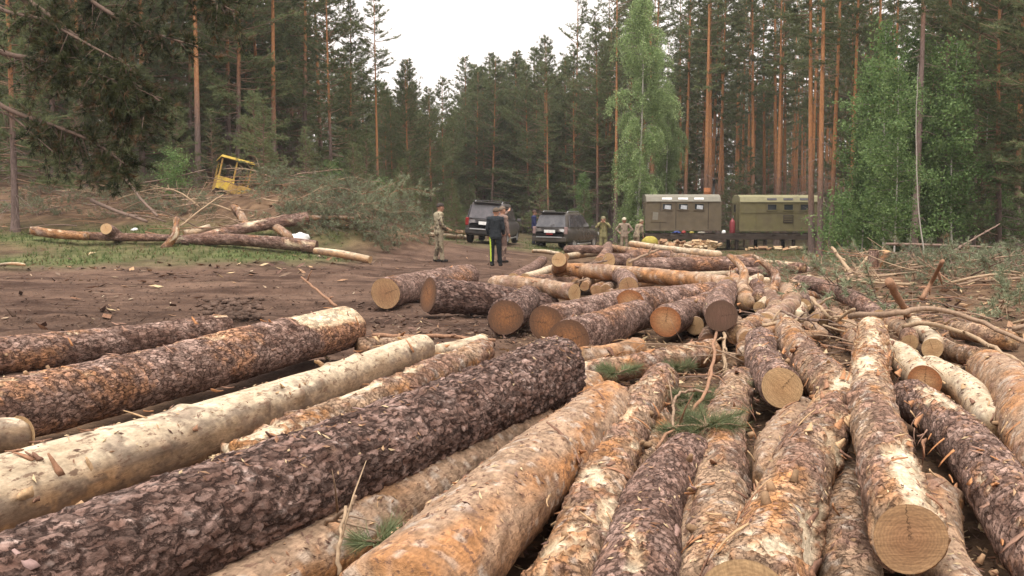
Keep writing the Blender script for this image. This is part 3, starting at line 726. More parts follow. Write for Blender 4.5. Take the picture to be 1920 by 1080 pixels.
# --- the stream of thinner logs running back on the right
lz('wavy brown log running back beside the dark round butt', (1381, 627, .2), (1438, 544, .3), .13, .12, 'pink', bend=.12, flaps=4, knots=3)
lz('pale knobby log in the middle of the stream of thin logs', (1433, 605, .24), (1477, 543, .34), .13, .12, 'tan', bend=.08, flaps=4, knots=4, face=('fresh', None))
lz('short reddish log below the bend of the long grey trunk', (1487, 572, .24), (1494, 526, .3), .11, .105, 'tan', flaps=2)
lz('long grey trunk sweeping right to an orange cut end among twigs', (1648, 595, .3), (1498, 529, .36), .1, .13, 'dark', bend=.1, face=('fresh', None), flaps=3)
lz('pale stripped log lying by the bend of the long grey trunk', (1496, 600, .18), (1520, 570, .24), .13, .125, 'bare', flaps=3)
lz('thin log with tan round end at the foot of the log stream', (1403, 640, .16), (1432, 608, .2), .12, .11, 'tan', face=('brown', None), flaps=3)
lz('thin log with hidden pale end at the foot of the log stream', (1436, 632, .12), (1462, 607, .16), .1, .095, 'pink', face=('fresh', None))
lz('little whitish log stub left of the crossed twigs', (1547, 598, .15), (1536, 560, .2), .1, .09, 'bare', face=('fresh', None))
lz('round-backed grey log under the crooked grey pole', (1424, 560, .28), (1418, 533, .34), .13, .12, 'dark', flaps=2)
lz('grey-tan log beside the crooked pale pole', (1398, 568, .22), (1374, 524, .3), .14, .13, 'tan', flaps=4)
lz('brown log behind the pale knobby log', (1462, 590, .2), (1482, 548, .22), .11, .11, 'pink', flaps=3)
lz('dull log in litter right of the thick flaking log', (1600, 640, .14), (1560, 588, .16), .12, .11, 'pink', flaps=5)
lz('half-buried tan log right of the thick flaking log', (1655, 700, .1), (1600, 630, .12), .12, .12, 'tan', flaps=6)
lz('dark log in litter behind the smooth orange-tan end', (1900, 640, .12), (1790, 618, .12), .11, .11, 'pink', flaps=3)
lz('mid-brown log half sunk in bark litter before the broad pale end', (1400, 668, .1), (1440, 640, .12), .1, .1, 'pink', flaps=3)

def drop_points(n, px, py, seed):
    bpy.context.view_layer.update(); r = np.random.default_rng(seed); dg = bpy.context.evaluated_depsgraph_get(); P, N = [], []
    for k in range(n):
        q = at_z(r.uniform(*px), r.uniform(*py), 0.3)
        ok, loc, nrm, _, ob, _ = SC.ray_cast(dg, (q[0], q[1], 1.4), (0, 0, -1), distance=2.0)
        if ok and nrm.z > 0.35: P.append(loc[:]); N.append(nrm[:])
    return np.array(P), np.array(N)
for q in range(16):
    x = rnd.uniform(1385, 1530); y = rnd.uniform(548, 632); a = rnd.uniform(.5, 1.0)
    lz('thin log lying in the crowded stream of logs on the right', (x, y, rnd.uniform(.1, .3)), (x + 34 * a, y - 44 * a, rnd.uniform(.15, .34)), rnd.uniform(.06, .1), rnd.uniform(.06, .09), rnd.choice(['pink', 'tan', 'bare', 'dark']), face=('fresh', None), flaps=2, bend=.08, group='thin logs in the stream')
for q in range(18):
    x = rnd.uniform(1010, 1400); y = rnd.uniform(472, 538); a = rnd.uniform(25, 75); r_ = rnd.uniform(.09, .15)
    lz('%s log packed low in the middle pile %s' % (rnd.choice(['dull', 'tan', 'grey']), 'left of the grey block' if x < 1142 else 'under the dark reddish log' if x < 1280 else 'near the crooked poles'), (x - a, y + rnd.uniform(-3, 6), .16), (x + a, y - rnd.uniform(0, 12), .18), r_, r_ * .95, rnd.choice(['pink', 'tan', 'scale', 'bare']), face=('brown', 'fresh'), flaps=3, group='packed logs of the middle pile')
DROPS = [drop_points(2600, (0, 1920), (640, 1079), 1), drop_points(1500, (950, 1800), (540, 760), 2)]
# ------------------------------------------------------------------ trees
M_trunk = attr_mat('pine_trunk_bark', rough=0.9, scale=18, lo=0.65, hi=1.35, bump=0.6, dist=0.02, stretch=(1, 1, 0.4), spec=0.1)
M_birchbark = attr_mat('birch_bark', rough=0.8, scale=14, lo=0.5, hi=1.2, bump=0.2, dist=0.01, stretch=(1, 1, 2.5), spec=0.2)
M_twig = attr_mat('twig_bark', rough=0.9, scale=30, lo=0.7, hi=1.3, bump=0.2, dist=0.004, spec=0.1)
M_needle = leaf_mat('pine_needles', (0.10, 0.128, 0.06), (0.20, 0.225, 0.105), 0.52)
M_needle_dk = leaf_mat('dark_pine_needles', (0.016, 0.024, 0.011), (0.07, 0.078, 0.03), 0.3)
M_slash = leaf_mat('cut_pine_needles', (0.125, 0.148, 0.085), (0.27, 0.30, 0.19), 0.3)
M_sprig = leaf_mat('fresh_pine_needles', (0.09, 0.115, 0.055), (0.20, 0.23, 0.115), 0.25)
M_birch = leaf_mat('birch_leaves', (0.16, 0.23, 0.09), (0.31, 0.385, 0.175), 0.45)
M_leaf = leaf_mat('broad_leaves', (0.085, 0.15, 0.05), (0.20, 0.285, 0.105), 0.45)

def unit(v): return v / (np.linalg.norm(v, axis=-1, keepdims=True) + 1e-9)

def blades(P, D, n, ln, wd, spread, r, back=0.3, dry=0.0):
    """n pointed blades per tuft at P along D: one triangle each."""
    k = len(P); P = np.repeat(P, n, 0); D = np.repeat(D, n, 0); tv = np.repeat(r.random(k), n)
    d = unit(D + spread * r.normal(size=P.shape)); side = unit(np.cross(d, r.normal(size=P.shape)))
    l = ln * r.uniform(0.65, 1.25, len(P))[:, None]
    b = P - D * (back * ln) * r.random(len(P))[:, None]
    V = np.stack([b - side * wd / 2, b + side * wd / 2, b + d * l], 1).reshape(-1, 3)
    F = np.arange(len(V)).reshape(-1, 3)
    c = np.zeros((len(V), 3)); c[:, 0] = np.repeat(np.clip(tv + 0.15 * r.normal(size=len(tv)), 0, 1), 3)
    c[:, 1] = np.repeat(np.repeat((r.random(k) < dry) * r.uniform(0.4, 1.0, k), n), 3)
    return V, F, c

def leaves(P, n, size, spread, r, droop=0.0):
    """n leaf-shaped quads scattered round each point."""
    k = len(P); tv = np.repeat(r.random(k), n); P = np.repeat(P, n, 0) + r.normal(size=(k * n, 3)) * spread
    d = unit(r.normal(size=P.shape) + np.array([0, 0, -droop])); side = unit(np.cross(d, r.normal(size=P.shape)))
    s = size * r.uniform(0.6, 1.3, len(P))[:, None]
    V = np.stack([P, P + d * s * 0.5 + side * s * 0.34, P + d * s, P + d * s * 0.5 - side * s * 0.34], 1).reshape(-1, 3)
    F = np.arange(len(V)).reshape(-1, 4)
    c = np.zeros((len(V), 3)); c[:, 0] = np.repeat(np.clip(tv + 0.2 * r.normal(size=len(tv)), 0, 1), 4)
    return V, F, c

def trunk_arrays(H, r0, r1, r, n=10, lean=0.1, wob=0.05, orange=(0.25, 0.5), m=26):
    t = np.linspace(0, 1, m); z = H * t ** 1.1
    ph = r.uniform(0, 6.28, 4)
    P = np.stack([lean * t * math.cos(ph[0]) * H * 0.1 + wob * np.sin(3 * t + ph[1]), lean * t * math.sin(ph[0]) * H * 0.1 + wob * np.sin(2.5 * t + ph[2]), z - 0.15], 1)
    rad = lerp(r0, r1, t ** 0.85) + r0 * 0.45 * np.exp(-z / 0.35)
    V, F = tube_arrays(P, rad, n, False)
    zz = V[:, 2] / H + 0.05 * fbm(V[:, 0] * 4, V[:, 1] * 4, V[:, 2] * 1.2, seed=int(r.integers(99)))
    nz = fbm(V[:, 0] * 8, V[:, 1] * 8, V[:, 2] * 2, seed=7)[:, None]
    low = lerp(np.array([0.115, 0.083, 0.072]), np.array([0.22, 0.16, 0.14]), 0.5 + 0.5 * nz)
    up = lerp(np.array([0.30, 0.13, 0.058]), np.array([0.47, 0.235, 0.11]), 0.5 + 0.6 * nz)
    c = lerp(low, up, sstep(orange[0], orange[1], zz)[:, None])
    return P, V, F, c

def pine(kind, seed):
    r = np.random.default_rng(seed)
    tall = kind == 'tall'; young = kind == 'young'
    H = {'edge': 15.5, 'tall': 21.0, 'young': 5.0}[kind] * r.uniform(0.92, 1.08)
    base = {'edge': r.uniform(0.9, 2.2), 'tall': r.uniform(8.0, 10.5), 'young': 0.5}[kind]
    R = {'edge': r.uniform(2.5, 3.1), 'tall': r.uniform(1.5, 2.0), 'young': 1.25}[kind]
    r0 = {'edge': 0.15, 'tall': 0.17, 'young': 0.05}[kind]
    P, V, F, c = trunk_arrays(H, r0, 0.02, r, lean=0.12, wob=0.1 if not young else 0.02, orange=((0.42, 0.7) if seed == 132 else (0.10, 0.30)) if tall else (0.2, 0.45))
    if young: c = c * 0 + np.array([0.17, 0.12, 0.09])
    wood = MB(); wood.add(V, F, c); tp, td = [], []
    nb = {'edge': 135, 'tall': 58, 'young': 60}[kind]
    def axis(z):
        i = np.searchsorted(P[:, 2], z); i = min(max(i, 1), len(P) - 1)
        t = (z - P[i - 1, 2]) / (P[i, 2] - P[i - 1, 2]); return lerp(P[i - 1], P[i], t)
    for b in range(nb):
        f = (b + r.random()) / nb
        z = base + (H * 0.985 - base) * f ** 0.9
        az = r.uniform(0, 2 * np.pi)
        prof = ((0.8 + 0.3 * f) * min(1.0, (1.02 - f) * 2.0) if not tall else (0.55 + 0.75 * f) * min(1.0, (1.02 - f) * 2.6)) if not young else (1.02 - f)
        ln = R * prof * r.uniform(0.6, 1.25) + 0.15
        el = lerp(-0.05, 0.75, f) + r.normal(0, 0.15)
        d = np.array([math.cos(az) * math.cos(el), math.sin(az) * math.cos(el), math.sin(el)])
        s = np.linspace(0, 1, 5)[:, None]
        B = axis(z) + d * ln * s + np.array([0, 0, 1]) * ln * (0.16 * s ** 2 - 0.10 * s) + r.normal(0, 0.03, (5, 3)) * s
        wood.tube(B, np.linspace(0.028, 0.006, 5) * (0.6 + 0.5 * ln / R), 4, (0.24, 0.16, 0.11), False)
        nt = int((8 if tall else 7) * (0.4 + ln))
        for _ in range(max(3, nt)):
            q = r.uniform(0.3, 1.0); j = min(3, int(q * 4)); p = lerp(B[j], B[j + 1], q * 4 - j)
            sd = unit(np.cross(d, [0, 0, 1.0])) * r.choice([-1, 1]) + d * r.uniform(0.2, 1.0) + np.array([0, 0, r.uniform(-0.15, 0.6)])
            sd = unit(sd); l2 = r.uniform(0.12, 0.5) * (0.5 + 0.5 * min(1, ln))
            for g in (0.45, 0.8, 1.0):
                tp.append(p + sd * l2 * g + r.normal(0, 0.03, 3)); td.append(sd)
    for b in range({'edge': 26, 'tall': 30, 'young': 0}[kind]):                                  # dead bare branches below the crown
        z = r.uniform(0.8, base + 1.5) if not tall else r.uniform(2.0, base + 1); az = r.uniform(0, 6.28)
        ln = r.uniform(0.25, 1.0) if tall else r.uniform(0.6, 2.2)
        d = np.array([math.cos(az), math.sin(az), r.uniform(-0.25, 0.2)]); s = np.linspace(0, 1, 4)[:, None]
        B = axis(z) + d * ln * s + np.array([0, 0, -0.2]) * ln * s ** 2 + r.normal(0, 0.04, (4, 3)) * s
        wood.tube(B, np.linspace(0.018, 0.005, 4), 3, (0.22, 0.165, 0.14), False)
        for _ in range(2 if tall else 4):
            q = r.uniform(0.3, 0.9); p = lerp(B[0], B[-1], q); e = p + unit(d + r.normal(0, 0.7, 3)) * r.uniform(0.15, 0.5)
            wood.tube(np.array([p, e]), np.array([0.007, 0.003]), 3, (0.2, 0.15, 0.13), False)
    V, F, c = blades(np.array(tp), np.array(td), 8 if not young else 9, 0.19 if not young else 0.13, 0.030 if not young else 0.02, 0.55, r, dry=0.04)
    return wood.mesh('trunk', True, True), np_mesh('crown', V, F, c, False)

def broadleaf(kind, seed):
    r = np.random.default_rng(seed)
    weep = kind == 'birch'
    H = {'birch': 14.6, 'sapling': 9.0, 'bush': 2.2}[kind] * r.uniform(0.95, 1.05)
    r0 = {'birch': 0.10, 'sapling': 0.05, 'bush': 0.02}[kind]
    P, V, F, c = trunk_arrays(H, r0, 0.012, r, lean=0.15, wob=0.12 if kind != 'bush' else 0.03, m=24)
    nz = fbm(V[:, 0] * 9, V[:, 1] * 9, V[:, 2] * 3, seed=seed)[:, None]
    c = lerp(np.array([0.60, 0.56, 0.50]), np.array([0.10, 0.09, 0.08]), sstep(0.1, 0.5, nz)) if kind != 'bush' else np.full((len(V), 3), 0.13)
    wood = MB(); wood.add(V, F, c); pts = []
    nb = {'birch': 95, 'sapling': 60, 'bush': 22}[kind]
    base = {'birch': 1.2, 'sapling': 1.2, 'bush': 0.2}[kind]; R = {'birch': 2.5, 'sapling': 1.9, 'bush': 1.0}[kind]
    for b in range(nb):
        f = (b + r.random()) / nb; z = base + (H - base) * f; i = min(len(P) - 1, np.searchsorted(P[:, 2], z)); p0 = P[i].copy(); p0[2] = z
        az = r.uniform(0, 6.28); prof = (min(1, 0.6 + f * 1.2) * min(1, (1.05 - f) * 2.6)) if weep else min(1, (1.05 - f) * 1.8) * (0.6 + 0.5 * f)
        lobe = 0.72 + 0.5 * math.sin(f * 17 + az * 2 + seed) * math.sin(f * 9 + seed)
        ln = R * prof * lobe * r.uniform(0.45, 1.3) + 0.12; el = r.uniform(0.3, 0.9) if weep else r.uniform(0.0, 0.7)
        d = np.array([math.cos(az) * math.cos(el), math.sin(az) * math.cos(el), math.sin(el)]); s = np.linspace(0, 1, 6)[:, None]
        B = p0 + d * ln * s + np.array([0, 0, -1]) * (0.75 * ln * s ** 2.2 if weep else 0.15 * ln * s ** 2)
        wood.tube(B, np.linspace(0.02, 0.004, 6) * (0.5 if kind == 'bush' else 1), 4, (0.26, 0.22, 0.19) if kind != 'bush' else (0.16, 0.12, 0.09), False)
        for q in range(int((11 if weep else 8) * (0.4 + ln))):
            s1 = r.uniform(0.25, 1); j = min(4, int(s1 * 5)); p = lerp(B[j], B[j + 1], s1 * 5 - j)
            if weep:
                hl = r.uniform(0.35, 1.3); o = r.normal(0, 0.18, 3)
                for g in np.linspace(0.1, 1, int(3 + 5 * hl)): pts.append(p + o * g + np.array([0, 0, -hl * g]))
            else:
                o = r.normal(0, 0.28, 3)
                for g in (0.35, 0.7, 1.0): pts.append(p + o * g)
    n, sz, sp = {'birch': (6, 0.085, 0.075), 'sapling': (6, 0.115, 0.12), 'bush': (6, 0.085, 0.09)}[kind]
    V, F, c = leaves(np.array(pts), n, sz, sp, r, 0.8 if weep else 0.3)
    return wood.mesh('trunk', True, True), np_mesh('crown', V, F, c, False)

PROTO = {}
def proto(kind, i):
    if (kind, i) not in PROTO:
        if kind in ('edge', 'tall', 'young'): t, c = pine(kind, 100 + i * 7 + len(kind)); PROTO[(kind, i)] = ((t, M_trunk), (c, M_needle))
        else: t, c = broadleaf(kind, 300 + i * 5 + len(kind)); PROTO[(kind, i)] = ((t, M_birchbark if kind != 'bush' else M_twig), (c, M_birch if kind == 'birch' else M_leaf))
    return PROTO[(kind, i)]

NAMES = {'edge': 'pine_tree', 'tall': 'pine_tree', 'young': 'young_pine', 'birch': 'birch_tree', 'sapling': 'leafy_tree', 'bush': 'bush'}
TREE_XY = []
def tree(kind, i, px, dist, label, group=None, s=1.0, lean=(0, 0), needle=None, rot=None):
    x = (px - 960) / FPX * dist
    o = empty(NAMES[kind], (x, dist, gz(x, dist)), (lean[1], lean[0], rnd.uniform(0, 6.28) if rot is None else rot))
    o.scale = (s, s, s)
    for nm, (me, m) in zip(('trunk', 'crown'), proto(kind, i)):
        link_mesh(nm, me, m, o)
    tag(o, label, {'bush': 'bush'}.get(kind, 'tree'), group)
    TREE_XY.append((x, dist))
    return o

# --- trees one can tell apart
tree('edge', 0, 27, 31, 'dark slim pine at the left border with bare lower trunk', s=.8)
tree('edge', 1, 163, 41, 'dark-trunked pine behind the drooping branch tips', s=.95)
tree('tall', 0, 372, 43, 'tall orange-barked pine just left of the yellow cab', s=.88)
tree('tall', 1, 519, 46, 'straight orange pine rising right behind the yellow cab', s=.85)
tree('tall', 1, 708, 50, 'orange-stemmed pine with a thin top against the sky, above the brush heap', s=.55)
tree('edge', 3, 620, 47, 'bushy pine between the orange pine by the cab and the thin-topped pine', s=.7)
tree('edge', 0, 450, 45, 'spreading pine whose limbs hang over the yellow cab', s=.95)
tree('edge', 1, 270, 44, 'broad pine between the dark-trunked pine and the orange one by the cab', s=1.0)
tree('edge', 2, 575, 55, 'dense pine filling the gap behind the orange pine by the cab', s=1.05)
tree('edge', 3, 660, 57, 'shaggy pine at the edge of the sky gap, left side', s=.68)
tree('edge', 0, 765, 60, 'pointed green pine left of the sky gap, branches to the ground', s=.6)
tree('edge', 1, 810, 70, 'rounded green pine below the open sky, left of the parked cars', s=.64)
tree('tall', 2, 1030, 70, 'leaning orange pine trunk behind the left parked car', s=.6, lean=(-.04, 0))
tree('birch', 0, 1192, 59, 'tall weeping birch with light green leaves left of the trailers', s=1.08, rot=2.0)
tree('birch', 1, 1246, 62, 'slender white-stemmed birch hugging the big weeping birch', s=.72, rot=0.5)
tree('tall', 3, 1325, 63, 'thick bright orange pine trunk behind the left trailer chimney', s=1.08)
tree('tall', 0, 1345, 68, 'second orange trunk close beside the one behind the chimney', s=.95)
tree('tall', 1, 1520, 46, 'left one of the twin trunks before the right trailer corner', s=.97)
tree('tall', 2, 1537, 45, 'right one of the twin trunks before the right trailer corner', s=.95)
tree('tall', 3, 1560, 50, 'trunk just right of the twin trunks by the right trailer', s=.9)
tree('tall', 0, 1590, 47, 'straight slim pine fourth from the right trailer corner', s=.85)
tree('tall', 1, 1455, 64, 'pine standing behind the right trailer windows', s=1.0)
tree('tall', 2, 1408, 66, 'pine standing behind the gap between the trailers', s=1.0)
tree('tall', 4, 1715, 36, 'stout dark trunk behind the bent white sapling', s=.9)
tree('tall', 4, 1762, 38, 'stout dark trunk right of the bent white sapling', s=.85)
tree('tall', 4, 1825, 40, 'slim trunk with pale patches among leafy trees at the right', s=.8)
tree('tall', 2, 1905, 41, 'reddish trunk at the right border with low needle branches', s=.85)
tree('tall', 3, 1945, 39, 'pine at the right border whose needle branches hang into view', s=.8)
tree('edge', 1, 1870, 37, 'dense dark-green pine filling the upper right corner', s=.9)
tree('edge', 3, 1800, 44, 'green pine behind the stout dark trunks', s=.92)
tree('edge', 2, 1975, 34, 'broad pine partly cut by the right border', s=.85)
tree('sapling', 0, 1650, 38, 'light green leafy tree right of the twin trunks', s=1.0)
tree('sapling', 1, 1700, 37, 'leafy tree with white bent stem before stout dark trunks', s=.95)
tree('sapling', 0, 1745, 45, 'leafy tree behind the stout dark trunks', s=1.1)
tree('sapling', 1, 1840, 43, 'leafy tree between the slim patched trunk and the right border', s=1.05)
tree('sapling', 1, 1615, 41, 'leafy tree closest to the twin trunks', s=.9)
tree('sapling', 0, 1675, 33, 'bushy light green tree before the stout dark trunks, reaching low', s=.75)
tree('sapling', 1, 1790, 36, 'leafy tree right of the stout dark trunks', s=.9)
tree('edge', 0, 1930, 35, 'low-branched pine at the right border before the reddish trunk', s=.75)
tree('edge', 3, 1880, 47, 'grey-green pine behind the reddish trunk at the right border', s=.95)
tree('young', 0, 1395, 62, 'young dark-green pine between the two trailer roofs', s=1.2)
tree('young', 1, 1370, 61, 'young pine touching the left trailer roof end', s=.95)
tree('sapling', 1, 1090, 66, 'pale green sapling behind the right parked car', s=.5)
tree('sapling', 0, 1200, 60.5, 'low leafy sapling under the weeping birch', s=.55)
tree('young', 1, 240, 38, 'small fresh-green young pine on the slope behind the brush', s=.5)

# --- the stand of pines
PLACES = [(-200, 120, 'at the left border'), (120, 250, 'left of the broad slope pine'), (250, 372, 'left of the orange trunk by the cab'), (372, 450, 'behind the yellow cab'), (450, 519, 'just right of the yellow cab'),
          (519, 600, 'right of the straight orange trunk'), (600, 700, 'above the green heap'), (700, 790, 'right of the thin-topped pine'), (790, 870, 'above the camouflaged man'), (870, 940, 'behind the left car'), (940, 1010, 'between the cars'),
          (1010, 1080, 'behind the right car'), (1080, 1150, 'between right car and birch'), (1150, 1250, 'behind the weeping birch'), (1250, 1350, 'behind the brown trailer'), (1350, 1400, 'behind the trailer gap'), (1400, 1515, 'behind the olive trailer'),
          (1515, 1580, 'behind the twin trunks'), (1580, 1660, 'right of the twin trunks'), (1660, 1780, 'by the stout dark trunks'), (1780, 1880, 'right of the stout dark trunks'), (1880, 2200, 'at the right border')]
def scatter(n, xr, yr, mind, kinds, label, group, s=(0.85, 1.1), keep=None, seed=1):
    r = random.Random(seed); made = tries = 0
    while made < n and tries < n * 60:
        tries += 1
        y = r.uniform(*yr); px = r.uniform(*xr); x = (px - 960) / FPX * y
        if any((x - a) ** 2 + (y - b) ** 2 < mind ** 2 for a, b in TREE_XY): continue
        if keep and not keep(px, x, y): continue
        k, i = r.choice(kinds)
        sc = r.uniform(*s); look = {'edge': 'bushy', 'tall': 'bare-stemmed', 'young': 'needled', 'bush': 'leafy', 'sapling': 'light green'}[k]
        mid = 0.5 * (yr[0] + yr[1]); where = next((w for x0, x1, w in PLACES if x0 <= px < x1), 'at the side')
        tree(k, i, px, y, '%s %s %s, %s' % (look, label, where, 'nearer row' if y < mid else 'farther row'), group, sc); made += 1
E = [('edge', i) for i in range(4)]; T = [('tall', i) for i in range(4)]
scatter(52, (-60, 605), (44, 78), 2.4, E * 4 + T, 'slope pine', 'pines on the left slope', (.85, 1.15), seed=2)
scatter(30, (650, 860), (62, 105), 2.4, E, 'short pine under open sky', 'pines under the sky gap, left', (.5, .72), seed=3)
scatter(34, (860, 1010), (80, 118), 2.2, E, 'slim far pine', 'far pines behind the cars', (.84, 1.02), seed=4)
scatter(26, (1010, 1150), (70, 105), 2.3, E + E + T, 'pine of the back stand', 'pines between cars and birch', (.8, .95), seed=5)
scatter(80, (1150, 1640), (64, 112), 2.0, T * 5 + E, 'tall pine', 'pines behind the trailers', (.9, 1.1), seed=6)
scatter(36, (1600, 1990), (42, 90), 2.2, T * 2 + E, 'shade pine', 'pines in the right stand', (.85, 1.05), seed=7)
scatter(12, (1620, 1960), (38, 60), 1.8, [('sapling', 0), ('sapling', 1)], 'sapling', 'leafy saplings at the right', (.5, 1.0), seed=8)
scatter(70, (-40, 860), (38, 62), 1.3, [('young', 0), ('young', 1), ('young', 0), ('bush', 0)], 'undergrowth on the slope', 'young growth, left slope', (.35, .9), seed=9)
scatter(60, (860, 1640), (62, 100), 1.5, [('young', 0), ('young', 1), ('bush', 0), ('bush', 1)], 'undergrowth', 'young growth, back', (.4, .9), seed=10)
scatter(40, (1560, 1990), (38, 66), 1.3, [('bush', 0), ('bush', 1), ('young', 1)], 'undergrowth among trunks', 'bushes in the right stand', (.6, 1.3), seed=12)

# --- the wood beyond, which reads as one mass
def far_forest():
    mb = MB(); lv = MB(); r = np.random.default_rng(77)
    for k in range(560):
        y = r.uniform(112, 165); px = r.uniform(-150, 2070); x = (px - 960) / FPX * y; z = gz(x, y)
        H = r.uniform(11.5, 15) if 640 < px < 1120 else r.uniform(16, 21)
        mb.tube(np.array([(x, y, z), (x + r.normal(0, .2), y, z + H * .5), (x, y, z + H)]), np.array([.16, .12, .02]), 5, lerp(np.array([.2, .13, .1]), np.array([.36, .2, .11]), r.random()), False)
        n = 300; f = r.random(n) ** 1.2; lo_ = 0.04 if px > 1150 else 0.02; zz = z + H * (lo_ + (1 - lo_) * f); rr = (0.4 + 2.0 * (1 - f)) * np.sqrt(r.random(n)); a = r.uniform(0, 6.28, n)
        lv.add(*blades(np.stack([x + rr * np.cos(a), y + rr * np.sin(a), zz], 1), unit(np.stack([np.cos(a), np.sin(a), 0.5 + 0 * a], 1)), 3, .5, .12, .6, r))
    o = mb.build('forest', M_trunk, None, True, True); tag(o, 'far wood of pine trunks closing the view behind the clearing', None, None, 'stuff')
    lv.build('foliage', M_needle, o, False, True)['kind'] = 'stuff'
far_forest()
# ------------------------------------------------------------------ felling waste: branches, sticks, litter, grass
WOODC = [(0.26, 0.18, 0.125), (0.20, 0.14, 0.11), (0.34, 0.245, 0.16), (0.17, 0.12, 0.095), (0.28, 0.16, 0.10), (0.22, 0.20, 0.17)]

def curve_pts(L, r, bend=0.12, n=7):
    t = np.linspace(0, 1, n)
    a, b = r.normal(0, bend, 2) * L
    return np.stack([t * L, a * np.sin(np.pi * t) + 0.3 * b * np.sin(2 * np.pi * t), b * np.sin(np.pi * t * 0.9) * 0.8], 1)

def branch_mesh(seed, L, bare=False, thick=0.022, nt=9, dense=1.0, ln=0.10, wd=0.009, dry=0.2):
    r = np.random.default_rng(seed); wood = MB(); B = curve_pts(L, r)
    wc = np.array(WOODC[seed % 5])
    wood.tube(B, np.linspace(thick, thick * 0.3, len(B)), 6, wc)
    tp, td = [], []
    for k in range(nt):
        q = r.uniform(0.12, 0.98); j = min(len(B) - 2, int(q * (len(B) - 1))); p = lerp(B[j], B[j + 1], q * (len(B) - 1) - j)
        fw = unit(B[j + 1] - B[j]); a = r.uniform(0, 6.28); sd = unit(fw * r.uniform(0.5, 1.2) + np.array([0, math.cos(a), math.sin(a)]))
        l2 = L * r.uniform(0.12, 0.4) * (1.05 - 0.6 * q); S = p + np.linspace(0, 1, 4)[:, None] * sd * l2 + np.array([0, 0, 1]) * (np.linspace(0, 1, 4) ** 2)[:, None] * l2 * r.uniform(-.25, .25)
        wood.tube(S, np.linspace(thick * 0.4, thick * 0.12, 4), 4, wc * r.uniform(.8, 1.2))
        for g in np.linspace(0.3, 1, max(2, int(l2 / 0.10 * dense))):
            e = S[0] + (S[-1] - S[0]) * g
            for _ in range(2):
                o = unit(sd + r.normal(0, 0.7, 3)); tp.append(e + o * 0.06); td.append(o)
    w = wood.mesh('pine_branch', True, True)
    if bare: return w, None
    V, F, c = blades(np.array(tp), np.array(td), 11, ln, wd, 0.55, r, dry=dry)
    return w, np_mesh('needles', V, F, c, False)

def put(o, loc, az, pitch, roll, s):
    o.location = loc; o.rotation_mode = 'XYZ'; o.rotation_euler = (roll, pitch, az); o.scale = (s, s, s)
    return o

def spot(px, d, names, dm):
    for hi, w in names:
        if px < hi: return ', %s, %s' % (w, 'front' if d < dm[0] else 'middle' if d < dm[1] else 'rear')
    return ''
GREEN = [branch_mesh(40 + i, 1.9 + 0.3 * i, nt=16 + 2 * i, ln=0.125, wd=0.013, dense=1.1) for i in range(5)]
BARE = [branch_mesh(70 + i, 2.4, True, 0.022 + 0.006 * (i % 3), nt=(4, 7, 10, 2, 5, 9)[i]) for i in range(6)]
TWIG = [branch_mesh(90 + i, 0.9, True, 0.009, nt=(2, 4, 3)[i]) for i in range(3)]

def green_branch(loc, az, pitch, s, label, group, i=None, mat=None):
    w, n = GREEN[rnd.randrange(5) if i is None else i]
    o = link_mesh('pine_branch', w, M_twig); put(o, loc, az, pitch, rnd.uniform(0, 6.28), s)
    link_mesh('needles', n, M_slash, o)
    tag(o, label, 'branch', group); return o

def bare_branch(loc, az, pitch, s, label, group, i=None):
    o = link_mesh('bare_branch', BARE[rnd.randrange(6) if i is None else i][0], M_twig); put(o, loc, az, pitch, rnd.uniform(0, 6.28), s)
    tag(o, label, 'branch', group); return o

def heap_at(px, d, up=0.0):
    x = (px - 960) / FPX * d; return (x, d, gz(x, d) + up)

# the heap of green tops on the left, from the grass edge up to the cab
for k in range(112):
    px = rnd.uniform(520, 745); d = rnd.uniform(31.5, 38)
    green_branch(heap_at(px, d, rnd.uniform(-.05, .22)), rnd.uniform(-.9, .9) - (1.2 if rnd.random() < .5 else 0), rnd.uniform(-.15, .3), rnd.uniform(.5, .85), 'cut green bough in the heap left of the camouflaged man' + spot(px, d, [(600, 'by the slanting trunk'), (675, 'mid heap'), (9999, 'end nearest him')], (33.5, 36)), 'green branches, right part of the left heap')
for k in range(76):
    px = rnd.uniform(230, 600); d = rnd.uniform(33, 44)
    green_branch(heap_at(px, d, rnd.uniform(-.05, .15)), rnd.uniform(0, 6.28), rnd.uniform(-.25, .1), rnd.uniform(.45, .75) * (.5 if 375 < px < 500 and d < 41 else 1), 'cut green bough heaped round the yellow cab' + spot(px, d, [(375, 'left of it'), (500, 'below it'), (9999, 'right of it')], (37, 41)), 'green branches by the cab')
for k in range(48):
    px = rnd.uniform(-40, 300); d = rnd.uniform(33, 42)
    green_branch(heap_at(px, d, rnd.uniform(-.05, .2)), rnd.uniform(0, 6.28), rnd.uniform(-.3, .15), rnd.uniform(.45, .75), 'cut green bough on the left slope' + spot(px, d, [(60, 'at the border'), (180, 'below the drooping tips'), (9999, 'by the dark pole')], (36, 39)), 'green branches, left border')
for k in range(110):
    px = rnd.uniform(60, 600); d = rnd.uniform(30, 41)
    bare_branch(heap_at(px, d, rnd.uniform(.0, .35)), rnd.uniform(-.5, .5) + rnd.choice([0, math.pi]), rnd.uniform(-.25, .12), rnd.uniform(.45, 1.05) * (.6 if 375 < px < 500 and d > 34 else 1), 'bare brown branch in the waste left of the green heap' + spot(px, d, [(200, 'below the drooping tips'), (330, 'near the snag'), (450, 'below the cab'), (9999, 'by the slanting trunk')], (33, 37)), 'bare branches in the left waste')
